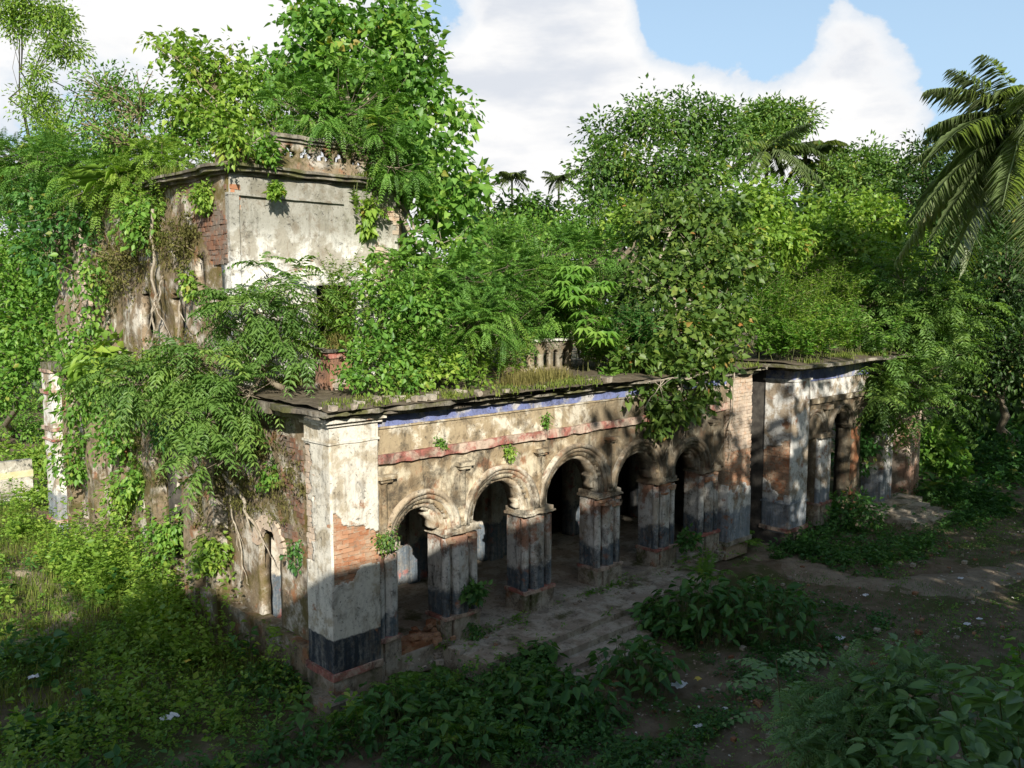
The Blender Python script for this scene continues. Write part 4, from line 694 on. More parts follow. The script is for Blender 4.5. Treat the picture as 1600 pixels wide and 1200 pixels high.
q = np.column_stack([R.uniform(14.6, 21.5, 170), -.8+np.abs(R.normal(0, .6, 170)), np.full(170, 5.36)]); q = patchy(q); tufts('roof_grass', 'short grass along the far wing roof edge', q, 16, .16, 'grass', .10, kind='stuff')
q = np.column_stack([R.uniform(.0, 4.6, 130), 3.75+np.abs(R.normal(0, .4, 130)), np.full(130, 9.91)]); q = patchy(q); tufts('roof_grass', 'short grass along the front of the upper cornice', q, 16, .16, 'grass', .10, kind='stuff')
q = np.column_stack([R.uniform(-.1, .5, 160), R.uniform(4, 15.4, 160), np.full(160, 9.91)]); q = patchy(q); tufts('roof_grass', 'short grass along the left edge of the upper cornice', q, 16, .2, 'grass', .12, kind='stuff')
for lab, b_, s in (('fern on the cornice edge above the shaded arch', (8.09,0.6,5.33), .62), ('fern at the cornice edge just right of the mimosa trunk', (4.04,0.76,5.33), .40)): fern('fern', lab, b_, 12, s, 'weed', RF)
# --- plants in the walls
def wallplant(lab, p, r, mat='weed', n=22, size=.09, shape='ovate', hang=0., name='wall_plant'):
    p = np.array(p); broad(name, lab, tuple(p+np.array([.0, .12, .05])), [(tuple(p), r, r*.9), (tuple(p-np.array([0, 0, r*.8*hang])), r*.8, r*.7)], mat, n, 9, r*.28, size, shape, .6, .008, 'twig', group=WP, cat='plant', shell=.6, droop=.2+hang*.5)
wallplant('dark leafy sprig on the corner pier beside the first arch', (1.11,-0.05,2.88), .24, 'dark', 34, .07, hang=1.)
wallplant('tuft of leaves sprouting from the pink band over the first arch', (2.46,-0.02,4.44), .13, 'weed', 16, .06)
wallplant('bright sprig hanging above the second arch', (4.26,-0.02,4.10), .14, 'lime', 18, .07, hang=1.2)
wallplant('green sprig in the crack of the frieze left of the fig', (5.32,-0.02,4.62), .14, 'weed', 16, .06, hang=1.)
wallplant('leafy plant growing on the front of the first free column', (3.20,-0.12,1.35), .24, 'bush', 34, .13)
wallplant('fern-like plant trailing below the first free column', (3.16,-0.12,0.56), .2, 'bush', 26, .08, hang=1.)
wallplant('weedy patch on the flank wall beside the small door', (0.1,1.47,2.49), .22, 'bush', 26, .08, hang=1.5)
wallplant('broad pale leaves jutting from the flank wall below the niches', (-0.1,10.64,5.65), .75, 'lime', 50, .30, 'heart', .5)
wallplant('mid-green plant on the flank wall near the rear pier', (-0.1,12.53,4.84), .8, 'weed', 60, .2, 'ovate', 1.)
wallplant('leafy clump low on the flank wall under the drooping tree', (0,9.02,2.84), .55, 'weed', 44, .16, 'ovate', .6)
wallplant('drooping clump on the ledge of the flank wall left of the drooping tree', (-0.2,8.62,5.13), .7, 'neem', 60, .2, 'ovate', .8)
wallplant('bright sprigs below the dark niches', (-0.1,7.62,5.65), .5, 'lime', 40, .13, 'ovate', .3)
wallplant('leafy clump on the flank wall above the door root', (0.1,2.38,3.82), .3, 'weed', 26, .1, 'ovate', .8)
for lab, p, r_, mt, sz in (('leafy mass hanging over the ledge left of the niches', (-0.2,12.53,6.26), .8, 'weed', .17), ('dense green tangle on the flank wall above the buttress', (-0.2,9.85,4.07), .7, 'weed', .15), ('dark tangle on the flank wall behind the drooping fronds', (-0.1,6.41,4.71), .7, 'bush', .15), ('grey-green tangle low on the flank wall', (-0.1,9.92,2.22), .5, 'lime', .13), ('tangle of leaves at the middle of the flank wall foot', (-0.1,7.07,1.78), .5, 'weed', .13), ('leafy tangle at the flank wall foot near the door', (-0.1,4.65,1.98), .45, 'lime', .13), ('creeper mat on the upper flank wall left of the long root', (0,9.45,8.24), .7, 'moss', .08), ('creeper mat on the upper flank wall right of the long root', (0.1,5.86,8.39), .4, 'moss', .07), ('leafy mat high on the upper flank wall under the cornice', (-0.1,7.81,9.20), .6, 'weed', .14), ('small creeper under the corner of the upper cornice', (0.1,4.80,9.39), .3, 'lime', .1)):
    wallplant(lab, p, r_, mt, 70, sz, 'ovate', 1.0)
for lab, p, r_, mt, sz in (('creeper covering the corner post of the upper parapet', (0.23,3.70,10.37), .42, 'lime', .12), ('creeper on the left half of the pierced parapet', (0.92,3.70,10.20), .30, 'weed', .11), ('leafy creeper over the right half of the pierced parapet', (3.63,3.60,10.12), .28, 'weed', .12), ('sprig hanging below the upper cornice sapling', (1.08,3.60,9.44), .16, 'lime', .1)):
    wallplant(lab, p, r_, mt, 46, sz, 'heart', .6)
wallplant('small sprigs on the flank wall left of the door', (0.1,3.16,4.16), .22, 'weed', 24, .10)
wallplant('climber with dark leaves on the rear pier', (-0.2,13.29,3.15), .75, 'weed', 60, .16, 'ovate', 1.3)
wallplant('green clump hanging from the upper flank wall above the niches', (0,11.38,7.80), .9, 'weed', 60, .18, 'ovate', 1.3)
wallplant('climbing sprig beside the slit window of the upper wall', (0.1,5.60,7.56), .26, 'lime', 22, .13, 'ovate', 1.)
wallplant('vine with light leaves running down the upper front wall', (3.52,3.90,9.17), .30, 'lime', 40, .15, 'heart', 1.8)
wallplant('dark heart-leaved climber at the right end of the upper front wall', (4.64,4.10,8.43), .30, 'heart', 34, .17, 'heart', 1.)
wallplant('weedy plant at the foot of the arcade in shade of the fig', (9.95,-0.5,1.14), .28, 'bush', 30, .12)
wallplant('sprig over the fifth arch in the shade', (9.14,-0.15,4.34), .30, 'ficus', 30, .16, 'heart', 1.)
R = seed('mossfall'); q = []
for (y, z, n_) in ((7.6, 8.4, 60), (9.2, 8.6, 60), (10.4, 7.8, 40), (6.1, 8.6, 40), (6.2, 5.6, 60), (8.0, 5.5, 60), (4.6, 3.9, 40), (3.6, 3.5, 50), (8.4, 3.4, 50), (1.9, 3.7, 30), (5.2, 2.9, 40)): q.append(np.column_stack([np.full(n_, .13)+R.normal(0, .03, n_), R.normal(y, .5, n_), R.normal(z, .4, n_)]))
tufts('moss_growth', 'brown moss and dry creepers hanging on the flank wall', np.vstack(q), 34, .17, 'moss', .14, kind='stuff', hang=.75)
q = np.column_stack([np.full(200, .0)+R.normal(0, .1, 200), R.uniform(5, 14, 200), R.normal(5.2, .18, 200)]); tufts('ledge_grass', 'yellow-green grass along the ledge of the flank wall', q, 24, .35, 'grass', .14, kind='stuff')
# roots on the flank wall
rt = G()
def root(lab, pts, r0, r1):
    p = np.array(pts, float); t_ = np.linspace(0, len(p)-1, 22); pp = np.stack([np.interp(t_, np.arange(len(p)), p[:, k]) for k in range(3)], 1); R = seed(lab); pp += np.stack([fbm(pp, 2.2, 3+k)-.5 for k in range(3)], 1)*.22
    g = G(); r0 *= .62; r1 *= .5; g.tube(pp, np.linspace(r0, r1, 22)*(1+.25*(vn(pp, 9, 2)-.5)), 7)
    ax = 0 if abs(p[-1][0]) < 1.5 else 1
    for s_ in range(5):
        k_ = R.randint(5, 20); d_ = np.array([0, R.normal(0, .5), -R.uniform(.4, 1.)]) if ax == 0 else np.array([R.normal(0, .5), 0, -R.uniform(.4, 1.)]); ln = R.uniform(.35, .9)*np.linalg.norm(p[0]-p[-1])*.5; t2 = np.linspace(0, 1, 8)[:, None]; bp = pp[k_] + d_*t2*ln; bp += (np.stack([fbm(bp, 3.5, 40+s_+q) for q in range(3)], 1)-.5)*.25*t2; g.tube(bp, np.linspace(r1*1.2, .004, 8), 5)
    g.obj('aerial_root', M['palebark'], None, loc=pp[-1], label=lab, cat='root', group='aerial roots on the ruin', smooth=True)
root('thick pale root bending down the flank wall above the small door', [(0.05,4.24,3.55), (0.05,3.62,3.18), (0,3.17,2.93), (0.08,2.81,2.60), (0.12,2.72,2.22)], .075, .03)
root('long straight pale root hanging down the upper flank wall', [(0,7.31,9.18), (-0.05,7.36,8.16), (-0.03,7.45,7.14), (-0.03,7.61,6.40), (0,7.96,5.70)], .06, .035)
root('second thin root beside the long one by the dark niche', [(0,7.01,7.72), (-0.05,7.13,7.14), (-0.03,7.50,6.70)], .04, .02)
root('short pale root at the right edge of the dark niches', [(0,6.03,7.56), (-0.05,5.88,6.87), (-0,6.18,6.01)], .05, .03)
root('thin root sweeping under the drooping tree to the wall foot', [(0.05,4.11,3.30), (0.02,3.93,2.79), (0.05,3.68,2.29), (0.1,3.67,1.47)], .035, .02)
root('twisted root on the left end of the upper wall', [(-0.1,13.38,9.96), (-0.1,12.12,9.26), (-0.05,11.28,9.13), (0,13.33,8.91)], .07, .03)
root('thin pale root hanging over the shaded arches', [(9.73,-0.1,4.28), (9.86,-0.12,3.79), (9.62,-0.1,3.49), (9.70,0,2.98)], .035, .015)
root('forked thin root beside the hanging fig leaves', [(10.27,-0.1,4.39), (10.31,-0.12,3.98), (10.26,-0.05,3.57)], .03, .012)
root('straight pale root down the end pier', [(12.31,-0.2,5.34), (12.37,-0.14,4.21), (12.37,-0.12,3.51), (12.40,-0.1,2.80)], .035, .018)
root('root mat trailing along the shaded cornice', [(10.62,-0.6,5.38), (9.77,-0.62,5.27), (9.01,-0.6,5.29), (8.03,-0.6,5.26)], .05, .02)
# --- background trees
broad('spreading_tree', 'big dark spreading tree rising behind the middle of the roof', (19.5, 14.5, 0), [((19.73,10.55,13.84),1.17,0.78), ((20.90,9.51,14.36),1.43,0.99), ((23.00,8.96,14.70),1.61,1.02), ((24.03,7.90,14.16),1.21,1.21), ((18.75,9.86,12.14),1.39,1.27), ((20.13,8.56,12.14),1.90,1.39), ((21.60,7.16,12.14),1.77,1.27), ((17.61,9.34,10.53),1.11,0.98)], 'dark', 520, 26, .36, .22, 'lance', .55, .26, group=BG, shell=.45)
broad('creeper_mound', 'tree smothered in light green creepers right of the spreading tree', (17.5, 8.5, 0), [((20.27,4.05,10.55),1.38,0.92), ((18.80,3.89,9.33),1.56,1.01), ((18.56,5.60,9.98),1.38,0.81), ((17.05,7.03,9.98),1.38,0.81), ((20.86,3.33,9.40),1.04,0.92)], 'lime', 420, 20, .28, .17, 'heart', .8, .14, group=BG, shell=.42)
broad('creeper_mound', 'rounded creeper-covered tree below the right coconut palm', (24.0, 9.0, 0), [((26.29,3.83,10.21),1.56,1.17), ((27.25,2.95,10.47),1.30,1.04), ((24.54,4.01,9.49),1.14,1.01), ((27.92,2.14,9.17),1.30,1.17), ((25.60,2.92,8.86),1.52,1.14)], 'lime', 440, 20, .30, .18, 'heart', .8, .14, group=BG, shell=.42)
broad('umbrella_tree', 'flat-topped tree standing above the skyline near the small coconut', (31, 17.5, 0), [((30.97,9.90,16.10),1.31,0.69), ((31.86,9.01,15.79),1.19,0.63), ((30.31,8.97,14.82),1.22,0.67), ((30.36,10.39,15.48),1.00,0.69)], 'neem', 260, 24, .34, .24, 'lance', .45, .18, group=BG, shell=.5)
broad('round_tree', 'rounded tree on the right skyline between the palms', (34.5, 11.5, 0), [((33.06,7.55,13.45),1.56,0.78), ((34.21,6.50,13.77),1.72,0.88), ((34.06,5.16,13.00),1.37,0.92), ((32.70,6.38,12.55),1.83,0.85)], 'neem', 320, 24, .36, .24, 'lance', .45, .2, group=BG, shell=.5)
broad('round_tree', 'dark tree behind the big coconut palm', (34, 4.0, 0), [((34.38,3.54,13.60),1.49,1.19), ((34.29,2.03,12.00),2.03,1.74), ((32.98,3.19,11.42),1.60,1.45), ((34.38,0.42,11.03),1.98,1.98), ((31.56,1.47,9.28),1.93,1.52)], 'deep', 480, 24, .40, .24, 'lance', .5, .22, group=BG, shell=.5)
broad('round_tree', 'dense dark tree low at the right edge', (32, -1.5, 0), [((31.06,-0.98,8.13),2.08,1.82), ((30.93,0.38,7.09),1.61,1.61), ((30.13,-1.87,5.34),2.03,1.77), ((30.08,-0.51,4.76),1.56,1.56), ((30.11,0.68,3.63),1.21,1.34)], 'deep', 480, 24, .38, .22, 'lance', .5, .2, group=BG, shell=.5)
broad('round_tree', 'sunlit bush-like tree between the upper storey and the spreading tree', (14.5, 15.5, 0), [((14.31,10.86,8.88),1.43,0.83), ((15.39,9.92,9.48),1.19,0.83), ((16.26,9.11,9.59),1.07,0.95), ((15.18,12.90,9.62),1.27,0.76), ((14.35,7.96,8.22),1.34,0.78)], 'weed', 360, 22, .30, .16, 'lance', .6, .16, group=BG, shell=.45)
tp = (21.87,-4.13,12.48)
palm('coconut_palm', 'large coconut palm at the right edge, fronds sweeping left', (tp[0]+1.3, tp[1]-1.4, 0), tp, 26, 3.75, 'palm', 54, .27, .024, .17, BG, bend=.2, lift=(-1.1, 1.1), fixed=((-.60, .62, .45), (-.65, .60, -.25), (-.66, .56, .12), (-.3, .4, 1.3), (-.35, .1, .8), (-.6, .7, .85), (-.5, .55, -.6), (-.4, .4, -.9)))
palm('coconut_palm', 'smaller coconut palm under the flat-topped tree', (250.43,137.21,0), (28.98,8.75,14.14), 13, 2.9, 'palm', 36, .26, .06, .13, BG, lift=(-.4, 1.0))
palm('coconut_palm', 'grey coconut palm with an upright frond beside the flat-topped tree', (260.77,127.40,0), (32.15,8.50,14.08), 12, 2.7, 'farpalm', 36, .26, .06, .13, BG, lift=(-.3, 1.4))
palm('areca_palm', 'distant slender palm left of the far pair', (471.91,492.72,-0), (35.71,33.07,15.84), 13, 1.7, 'farpalm', 20, .34, .10, .10, 'distant palms', lift=(.0, 1.0))
palm('areca_palm', 'distant slender palm nearest the spreading tree', (499.27,466.75,0), (38.15,30.74,15.74), 13, 1.6, 'farpalm', 20, .34, .10, .10, 'distant palms', lift=(.0, 1.0))
broad('distant_tree', 'distant hazy tree below the slender palms', (477.53,487.38,0), [((37.97,36.16,13.61),2.21,1.38), ((39.59,34.66,13.85),1.72,1.23), ((37.21,36.78,12.87),1.97,1.23), ((40.42,33.74,12.87),1.97,1.23)], 'dark', 150, 18, .6, .5, 'ovate', .5, .2, group='distant palms', shell=.5)
R = seed('wood'); V, U, li = pick([((-0.2,49.31,7.05),5.96,3.35), ((7.98,41.70,8.16),5.96,3.35), ((16.08,34.02,8.16),5.96,2.23), ((25.42,27.85,7.62),6.20,1.74), ((33.92,19.92,8.59),6.58,2.71), ((42.42,12.01,9.74),6.97,3.48), ((48.59,3.37,9.65),7.45,4.47), ((39.15,0.34,3.03),4.38,3.44), ((42.76,-2.66,6.14),4.38,4.69), ((39.33,6.03,5.36),4.80,2.74), ((-1.69,39.09,3.03),3.75,1.88)], 1500, R, .5)
g = G(); P = np.repeat(V, 12, 0)+R.normal(0, .8, (1500*12, 3)); leaves(g, P, R.normal(0, 1, P.shape)+np.repeat(U, 12, 0), np.array([0, 0, .7])+R.normal(0, .4, P.shape), R.uniform(.5, 1.1, len(P)), .55, 'ovate', np.clip(R.normal(.45, .2, len(P)), 0, 1)); g.obj('wood', M['deep'], kind='stuff', label='dark wood closing the view behind the ruin')
# --- left side
broad('feathery_tree', 'tall thin small-leaved tree with forked pale trunk at the top left', (8.05,48.62,0), [((1.28,21.60,17.22),1.12,0.56), ((2.07,20.82,17.00),0.89,0.56), ((2.24,20.51,15.89),0.85,0.49), ((1.16,21.64,16.67),0.67,0.40), ((1.61,21.54,14.00),0.82,0.77), ((1.72,20.61,13.00),0.71,0.58), ((1.54,21.07,15.11),0.36,0.49)], 'lime', 300, 30, .24, .15, 'lance', .4, .10, 'palebark', group=BG, shell=.5, every=4)
pinn('feathery_tree', 'wide feathery tree at the left edge behind the upper wall', (5.03,51.48,0), [((0.39,20.31,11.73),1.30,0.60), ((1.35,19.44,12.06),0.97,0.54), ((0.16,20.39,10.77),1.19,0.60), ((-0.58,21.18,11.41),1.30,0.86), ((0.81,19.10,10.92),1.06,0.47)], 'neem', 210, 9, .58, 8, .24, .36, .3, .16, 'palebark', group=BG, up=.1)
broad('shady_tree', 'dark leafy tree filling the left edge beside the flank wall', (4.02,37.98,0), [((0.24,18.71,9.19),1.25,0.83), ((-0.16,18.89,7.74),1.46,1.04), ((0.63,16.84,8.32),0.90,0.90), ((0.22,17.67,6.51),1.23,0.82), ((-0.88,19.35,6.08),1.25,0.94), ((0.68,15.93,7.12),0.55,0.79), ((-0.32,18.00,5.18),1.02,0.70), ((-1.10,17.93,4.32),1.01,0.80), ((0.06,16.28,5.35),0.67,0.59)], 'weed', 520, 20, .30, .18, 'lance', .6, .14, group=BG, shell=.45)
for k, (lab, b_, r_, mt) in enumerate((('sunlit bush by the rear pier at the left edge', (3.71,35.47,0), 1.9, 'weed'), ('bright bush left of the rear pier foot', (2.10,26.03,0), 1.2, 'lime'), ('low bright bush at the left edge by the concrete wall', (0.82,19.66,0), .9, 'lime'), ('bush closing the gap behind the rear pier', (7.60,49.05,-0), 2.6, 'weed'), ('shaded bush far left under the leafy tree', (5.64,50.91,-0), 2.4, 'weed'))):
    b_ = np.array(b_); broad('bush', lab, tuple(b_), [(tuple(b_+[0, 0, r_*.5]), r_, r_*.6), (tuple(b_+[r_*.6, -.3, r_*.35]), r_*.7, r_*.45)], mt, 110, 16, r_*.14, .17, 'ovate', .55, .03, 'stem', group=GP, cat='bush')
bw = empty('boundary_wall', (0.07,22.38,0), 'low pale concrete wall with a yellow stripe at the left edge', 'wall'); b_ = WLOC[bw.name]
gbox('wall', 'oldwall', bw, b_[0]-8, b_[0]+.9, b_[1], b_[1]+.3, -.1, 1.25, d=.3, amp=.01); gbox('stripe', 'yellowpaint', bw, b_[0]-8.02, b_[0]+.92, b_[1]-.02, b_[1]+.32, .62, .86, d=.4, amp=.006); gbox('footing', 'oldwall', bw, b_[0]-8, b_[0]+1.2, b_[1]-1.3, b_[1]-.01, -.1, .12, d=.3, amp=.02)
# --- ground cover
def cover(name, label, x0, x1, y0, y1, n, dens, per, h, size, mat, shape='lance', wid=.55, z=-.03, rad=.16):
    R = seed(label); x, y = R.uniform(x0, x1, n), R.uniform(y0, y1, n); d = dens(x, y)*np.clip((fbm(np3(x, y), .55, 4)-.30)*3.2, 0, 1.3); k = R.rand(n) < d; x, y = x[k], y[k]; m = len(x)
    hh = h*(.25+1.2*fbm(np3(x, y, 5.), .5, 14))*(.25+1.35*R.rand(m)**1.7); t_ = R.uniform(.05, 1, (m, per)); az = R.uniform(0, 2*PI, (m, per)); rr = rad*(.25+.75*R.rand(m))[:, None]*(1.15-t_)*R.uniform(.2, 1, (m, per))
    P = np.stack([x[:, None]+rr*np.cos(az), y[:, None]+rr*np.sin(az), z+hh[:, None]*t_], -1).reshape(-1, 3); D = np.stack([np.cos(az), np.sin(az), R.normal(.2, .4, (m, per))], -1).reshape(-1, 3); g = G()
    tone = np.clip(.48 + .55*(fbm(np3(x, y, 9.), .9, 24)-.5) + R.normal(0, .12, m), 0, 1); sz = size*(.6+.9*R.rand(m)**2)
    leaves(g, P, D, np.array([0, 0, 1.])+R.normal(0, .4, P.shape), np.repeat(sz, per)*R.uniform(.5, 1.2, m*per), wid, shape, np.clip(np.repeat(tone, per)+R.normal(0, .12, m*per), 0, 1)); g.obj(name, M[mat], kind='stuff', label=label)
sm = lambda v, a, b: np.clip((v-a)/(b-a), 0, 1)
bare = lambda x, y: 1-.93*np.exp(-(((x+4.0)/1.3)**2+((y-8.6)/2.2)**2))-.8*np.exp(-(((x+5.)/.7)**2+((y-5.4)/1.0)**2))-.6*np.exp(-(((x+2.1)/.5)**2+((y-11.)/1.2)**2))
cover('weed_cover', 'small-leaved weeds carpeting the ground left of the ruin', -9, .2, -2, 22, 17000, lambda x, y: sm(-x, .05, .3)*.75*bare(x, y), 11, .30, .075, 'weed', 'lance', .6)
cover('weed_cover', 'taller leafy weeds standing in the carpet left of the ruin', -9, .1, -2, 22, 4200, lambda x, y: .9*sm(fbm(np3(x, y), .6, 91), .44, .56)*bare(x, y), 20, 1.0, .12, 'lime', 'lance', .6, rad=.3)
cover('weed_cover', 'dark broad weeds dotted through the carpet left of the ruin', -9, .0, -2, 16, 1500, lambda x, y: .8*sm(fbm(np3(x, y), .8, 191), .48, .58)*bare(x, y), 16, .7, .20, 'bush', 'ovate', .55, rad=.35)
cover('weed_cover', 'bright weeds along the foot of the flank wall', -1.5, .1, 3.0, 16, 1900, lambda x, y: 1.2*sm(-x, .0, .1), 22, 1.5, .13, 'lime', 'lance', .6, rad=.28)
cover('weed_cover', 'dark weeds and seedlings in front of the corner pier', -6, 3.4, -6, .2, 5200, lambda x, y: .85*sm(-y-.15*x, .5, .9)*sm(3.2-x, .0, 1.2), 14, .5, .10, 'bush', 'lance', .6)
cover('weed_cover', 'short weeds at the foot of the far wing', 12.5, 27, -4.2, -.4, 5600, lambda x, y: .85*sm(x, 13.2, 14.2)*sm(y, -4.0, -2.2)*(1-.97*np.exp(-((np.maximum(np.abs(x-21.4)-1.4, 0)/.5)**2+(np.maximum(np.abs(y+1.6)-.8, 0)/.4)**2))), 14, .42, .11, 'bush', 'lance', .6)
cover('weed_cover', 'scattered low weeds on the bare ground to the right', 2, 30, -14, -1.2, 15000, lambda x, y: .55+.6*sm(x, 17, 24)-.5*sm(3.5-np.abs(y+4.6+.12*(x-12)), 2.2, 3.2), 7, .12, .06, 'weed', 'lance', .6)
cover('weed_cover', 'tangled undergrowth under the trees at the right', 24, 44, -8, 6, 4200, lambda x, y: .9+0*x, 10, 1.3, .28, 'bush', 'lance', .6)
cover('weed_cover', 'grass and weeds in the far distance beyond the ruin on the left', -22, 3, 24, 46, 3000, lambda x, y: .8+0*x, 9, .5, .3, 'lime', 'lance', .6)
cover('weed_cover', 'small weeds rooted in the apron and along the column feet', 1.2, 12.6, -1.25, .15, 2600, lambda x, y: .55*(np.exp(-((y-.0)/.10)**2)+.5*np.exp(-((y+1.2)/.09)**2)+.12), 9, .16, .075, 'weed', 'lance', .6, z=.38)
cover('weed_cover', 'weeds crowding the edges of the front steps', 2.4, 8.2, -2.7, -1.15, 2400, lambda x, y: .95*sm(np.abs(x-5.2), 1.35, 1.9), 12, .40, .12, 'bush', 'lance', .6, z=.0)
cover('weed_cover', 'low weeds spreading round the bushes before the steps', 1.5, 11.5, -5.2, -1.9, 5000, lambda x, y: .75*sm(fbm(np3(x, y), .7, 61), .40, .52)*sm(np.abs(x-5.2)+.6*np.maximum(-y-2.4, 0), 1.2, 1.8), 9, .20, .085, 'bush', 'lance', .6)
R = seed('groundgrass'); x, y = R.uniform(0, 26, 5500), R.uniform(-12, -1.6, 5500); k = fbm(np3(x, y), .55, 44) > .46; x, y = x[k], y[k]; k = ~((x < 11) & (y > -2.1)); q = np3(x[k], y[k], -.02); tufts('grass_cover', 'short grass on the trodden ground in front of the ruin', q, 9, .08, 'bush', .12, kind='stuff', wid=.006)
x, y = R.uniform(-9, 0, 2800), R.uniform(2, 22, 2800); tufts('grass_cover', 'long grass among the weeds left of the ruin', np3(x, y, 0.), 10, .42, 'grass', .12, kind='stuff', wid=.008)
# --- plants on the ground in front
for k, (lab, b_, n_, L_, rise, sp, wd_, shp_) in enumerate((
    ('broad-leaved plants just below the corner pier', (0.23,-1.36,0), 170, .26, .75, .85, .45, 'blade'), ('broad-leaved plants at the bottom edge left of the steps', (0.54,-2.50,0), 120, .24, .55, .75, .5, 'ovate'),
    ('large-leaved clump left of the lowest step', (2.26,-2.67,0), 210, .28, .85, .85, .5, 'blade'), ('large-leaved clump in the middle below the steps', (2.82,-3.20,0), 150, .26, .75, .7, .5, 'ovate'),
    ('rounded clump hiding the left end of the steps', (3.75,-1.44,0.2), 60, .2, .35, .32, .8, 'heart'), ('large-leaved clump right of the lowest step', (4.71,-3.11,0), 190, .27, .85, .75, .48, 'ovate'),
    ('broad-leaved clump by the apron edge', (7.11,-1.76,0.1), 90, .24, .55, .5, .5, 'blade'), ('dense bush right of the apron, nearest the path', (8.68,-3.42,0), 300, .26, 1.15, 1.15, .5, 'ovate'),
    ('dense bush right of the steps below the shaded columns', (7.72,-2.50,0), 300, .26, 1.2, 1.1, .5, 'blade'), ('low plants at the bottom edge left of the corner', (-1.20,-1.12,0), 120, .18, .4, .8, .5, 'ovate'),
    ('leafy plants against the foot of the flank wall by the door', (0.59,4.26,0), 110, .2, .7, .6, .6, 'heart'), ('seedlings in shade left of the corner pier', (-0.56,1.35,0), 120, .16, .45, .7, .5, 'ovate'))):
    rosette('leafy_plant', lab, b_, n_, L_, 'bush' if k not in (10,) else 'weed', wd_, shp_, rise, .5, GP, sp)
for lab, b_, s in (('fern just right of the corner pier base', (0.96,-0.63,-0), .75), ('fern at the bottom left of the ledge', (0.09,-0.61,0), .7), ('fern among the broad leaves at the bottom edge', (0.95,-2.34,0), .8), ('fern by the bottom edge left of the big clump', (1.27,-2.92,0), .75), ('fern rising beside the corner pier plinth', (1.75,-0.84,0), .7), ('fern above the dense bush by the columns', (10.13,-0.88,0.2), .8), ('fern by the end pier base', (13.44,0.27,0.1), .8)):
    fern('fern', lab, b_, 20, s*1.35, 'weed', GP)
broad('bush', 'dark bush at the foot of the far wing wall', (19.72,0.48,0), [((18.08,-0.09,0.6),0.92,0.51), ((18.33,-1.03,0.52),0.90,0.60), ((17.28,-0.09,0.12),0.60,0.44)], 'bush', 110, 14, .2, .16, 'ovate', .55, .03, 'stem', group=GP, cat='bush')
broad('bush', 'bush with pale leaves beside the pink fluted column', (28.25,0.33,0), [((25.32,-0.55,1.89),0.71,0.95), ((25.72,-1.01,1.30),0.71,0.71)], 'weed', 90, 13, .22, .2, 'heart', .8, .03, 'stem', group=GP, cat='bush')
broad('bush', 'climber growing in the broken arch of the far wing', (20.60,-0.27,1.53), [((20.56,-0.15,2.17),0.35,0.86), ((20.87,-0.3,3.25),0.52,0.54)], 'bush', 50, 12, .16, .17, 'heart', .8, .02, 'stem', group=GP, cat='bush')
for k, lab in enumerate(('dark bush under the trees at the right edge, nearest', 'dark bush under the trees at the right edge, upper', 'sunlit bush among the dark trees at the right')):
    b_ = np.array(((31.40,-1.78,0), (39.56,1.45,0), (36.61,1.67,0))[k]); broad('bush', lab, tuple(b_), [(tuple(b_+[0, 0, .9]), 1.5, 1.0), (tuple(b_+[-.9, .4, .6]), 1.2, .8)], 'weed' if k == 2 else 'bush', 110, 14, .24, .22, 'ovate', .55, .03, 'stem', group=GP, cat='bush')
# --- tall shrubs close to the camera, bottom right
def nearshrub(lab, base, tops, n, L, mat='fore', wid=.52, shape='blade'):
    R = seed(lab); T = thing('near_shrub', lab, 'shrub', base, 'shrubs close to the viewer'); g = G(); b = G(); base = np.array(base)
    for tp in tops:
        tp = np.array(tp); tt = np.linspace(0, 1, 8)[:, None]; md = base*.4+tp*.6+np.array([0, 0, -.2]); p = (1-tt)**2*base+2*tt*(1-tt)*md+tt**2*tp; b.tube(p, np.linspace(.018, .005, 8), 5)
        u = 1-R.uniform(0, 1, n)**1.6*.38; u = u[:, None]; P = (1-u)**2*base+2*u*(1-u)*md+u**2*tp; az = R.uniform(0, 2*PI, n); D = np.stack([np.cos(az), np.sin(az), R.normal(-.05, .25, n)], 1); P = P + D*R.uniform(.02, .22, n)[:, None]*(1.15-u*.6)
        leaves(g, P, D, np.array([0, 0, 1.])+R.normal(0, .22, (n, 3)), L*R.uniform(.45, 1.2, n), wid, shape, np.clip(R.normal(.5, .16, n), 0, 1))
    g.obj('foliage', M[mat], T); b.obj('stem', M['stem'], T)
nearshrub('tall broad-leaved shrub at the bottom right corner close to the viewer', (1.6, -10.6, 0), [(-0.92,-10.80,4.24), (-1.35,-10.68,4.15), (-1.27,-11.03,4.16), (-0.78,-10.39,4.13), (-0.59,-10.55,4.26), (-1.55,-10.49,4.06), (-1.65,-10.95,4.09), (-0.78,-10.92,4.29), (-1.87,-10.74,4.09)], 64, .19)
nearshrub('tall shrub left of the bottom right corner with thin upright shoot', (.4, -9.4, 0), [(-0.65,-9.93,4.35), (-0.94,-9.95,4.12), (-1.00,-10.18,4.06), (-1.11,-9.83,3.86), (-1.11,-10.38,3.95), (-1.40,-10.12,3.81), (-1.47,-10.33,3.81), (-1.44,-9.83,3.65)], 74, .14)
nearshrub('shrub with small leaves at the right edge close to the viewer', (3.6, -10.2, 0), [(1.40,-10.27,3.88), (1.29,-10.20,3.69), (1.03,-10.49,3.74), (0.8,-10.30,3.56)], 60, .15, 'weed')
T = thing('slender_sapling', 'slender sapling with round paired leaflets, reddish stem, lower right', 'sapling', (2.31,-7.55,0), 'shrubs close to the viewer'); g = G(); b = G(); tp = np.array((-1.04,-9.05,4.02)); bs = WLOC[T.name]; b.tube([bs, bs*.5+tp*.5, tp], [.014, .010, .006], 5); R = seed('sapling'); q = []
for s in range(9):
    t_ = R.uniform(.72, 1); q.append(bs*(1-t_)+tp*t_)
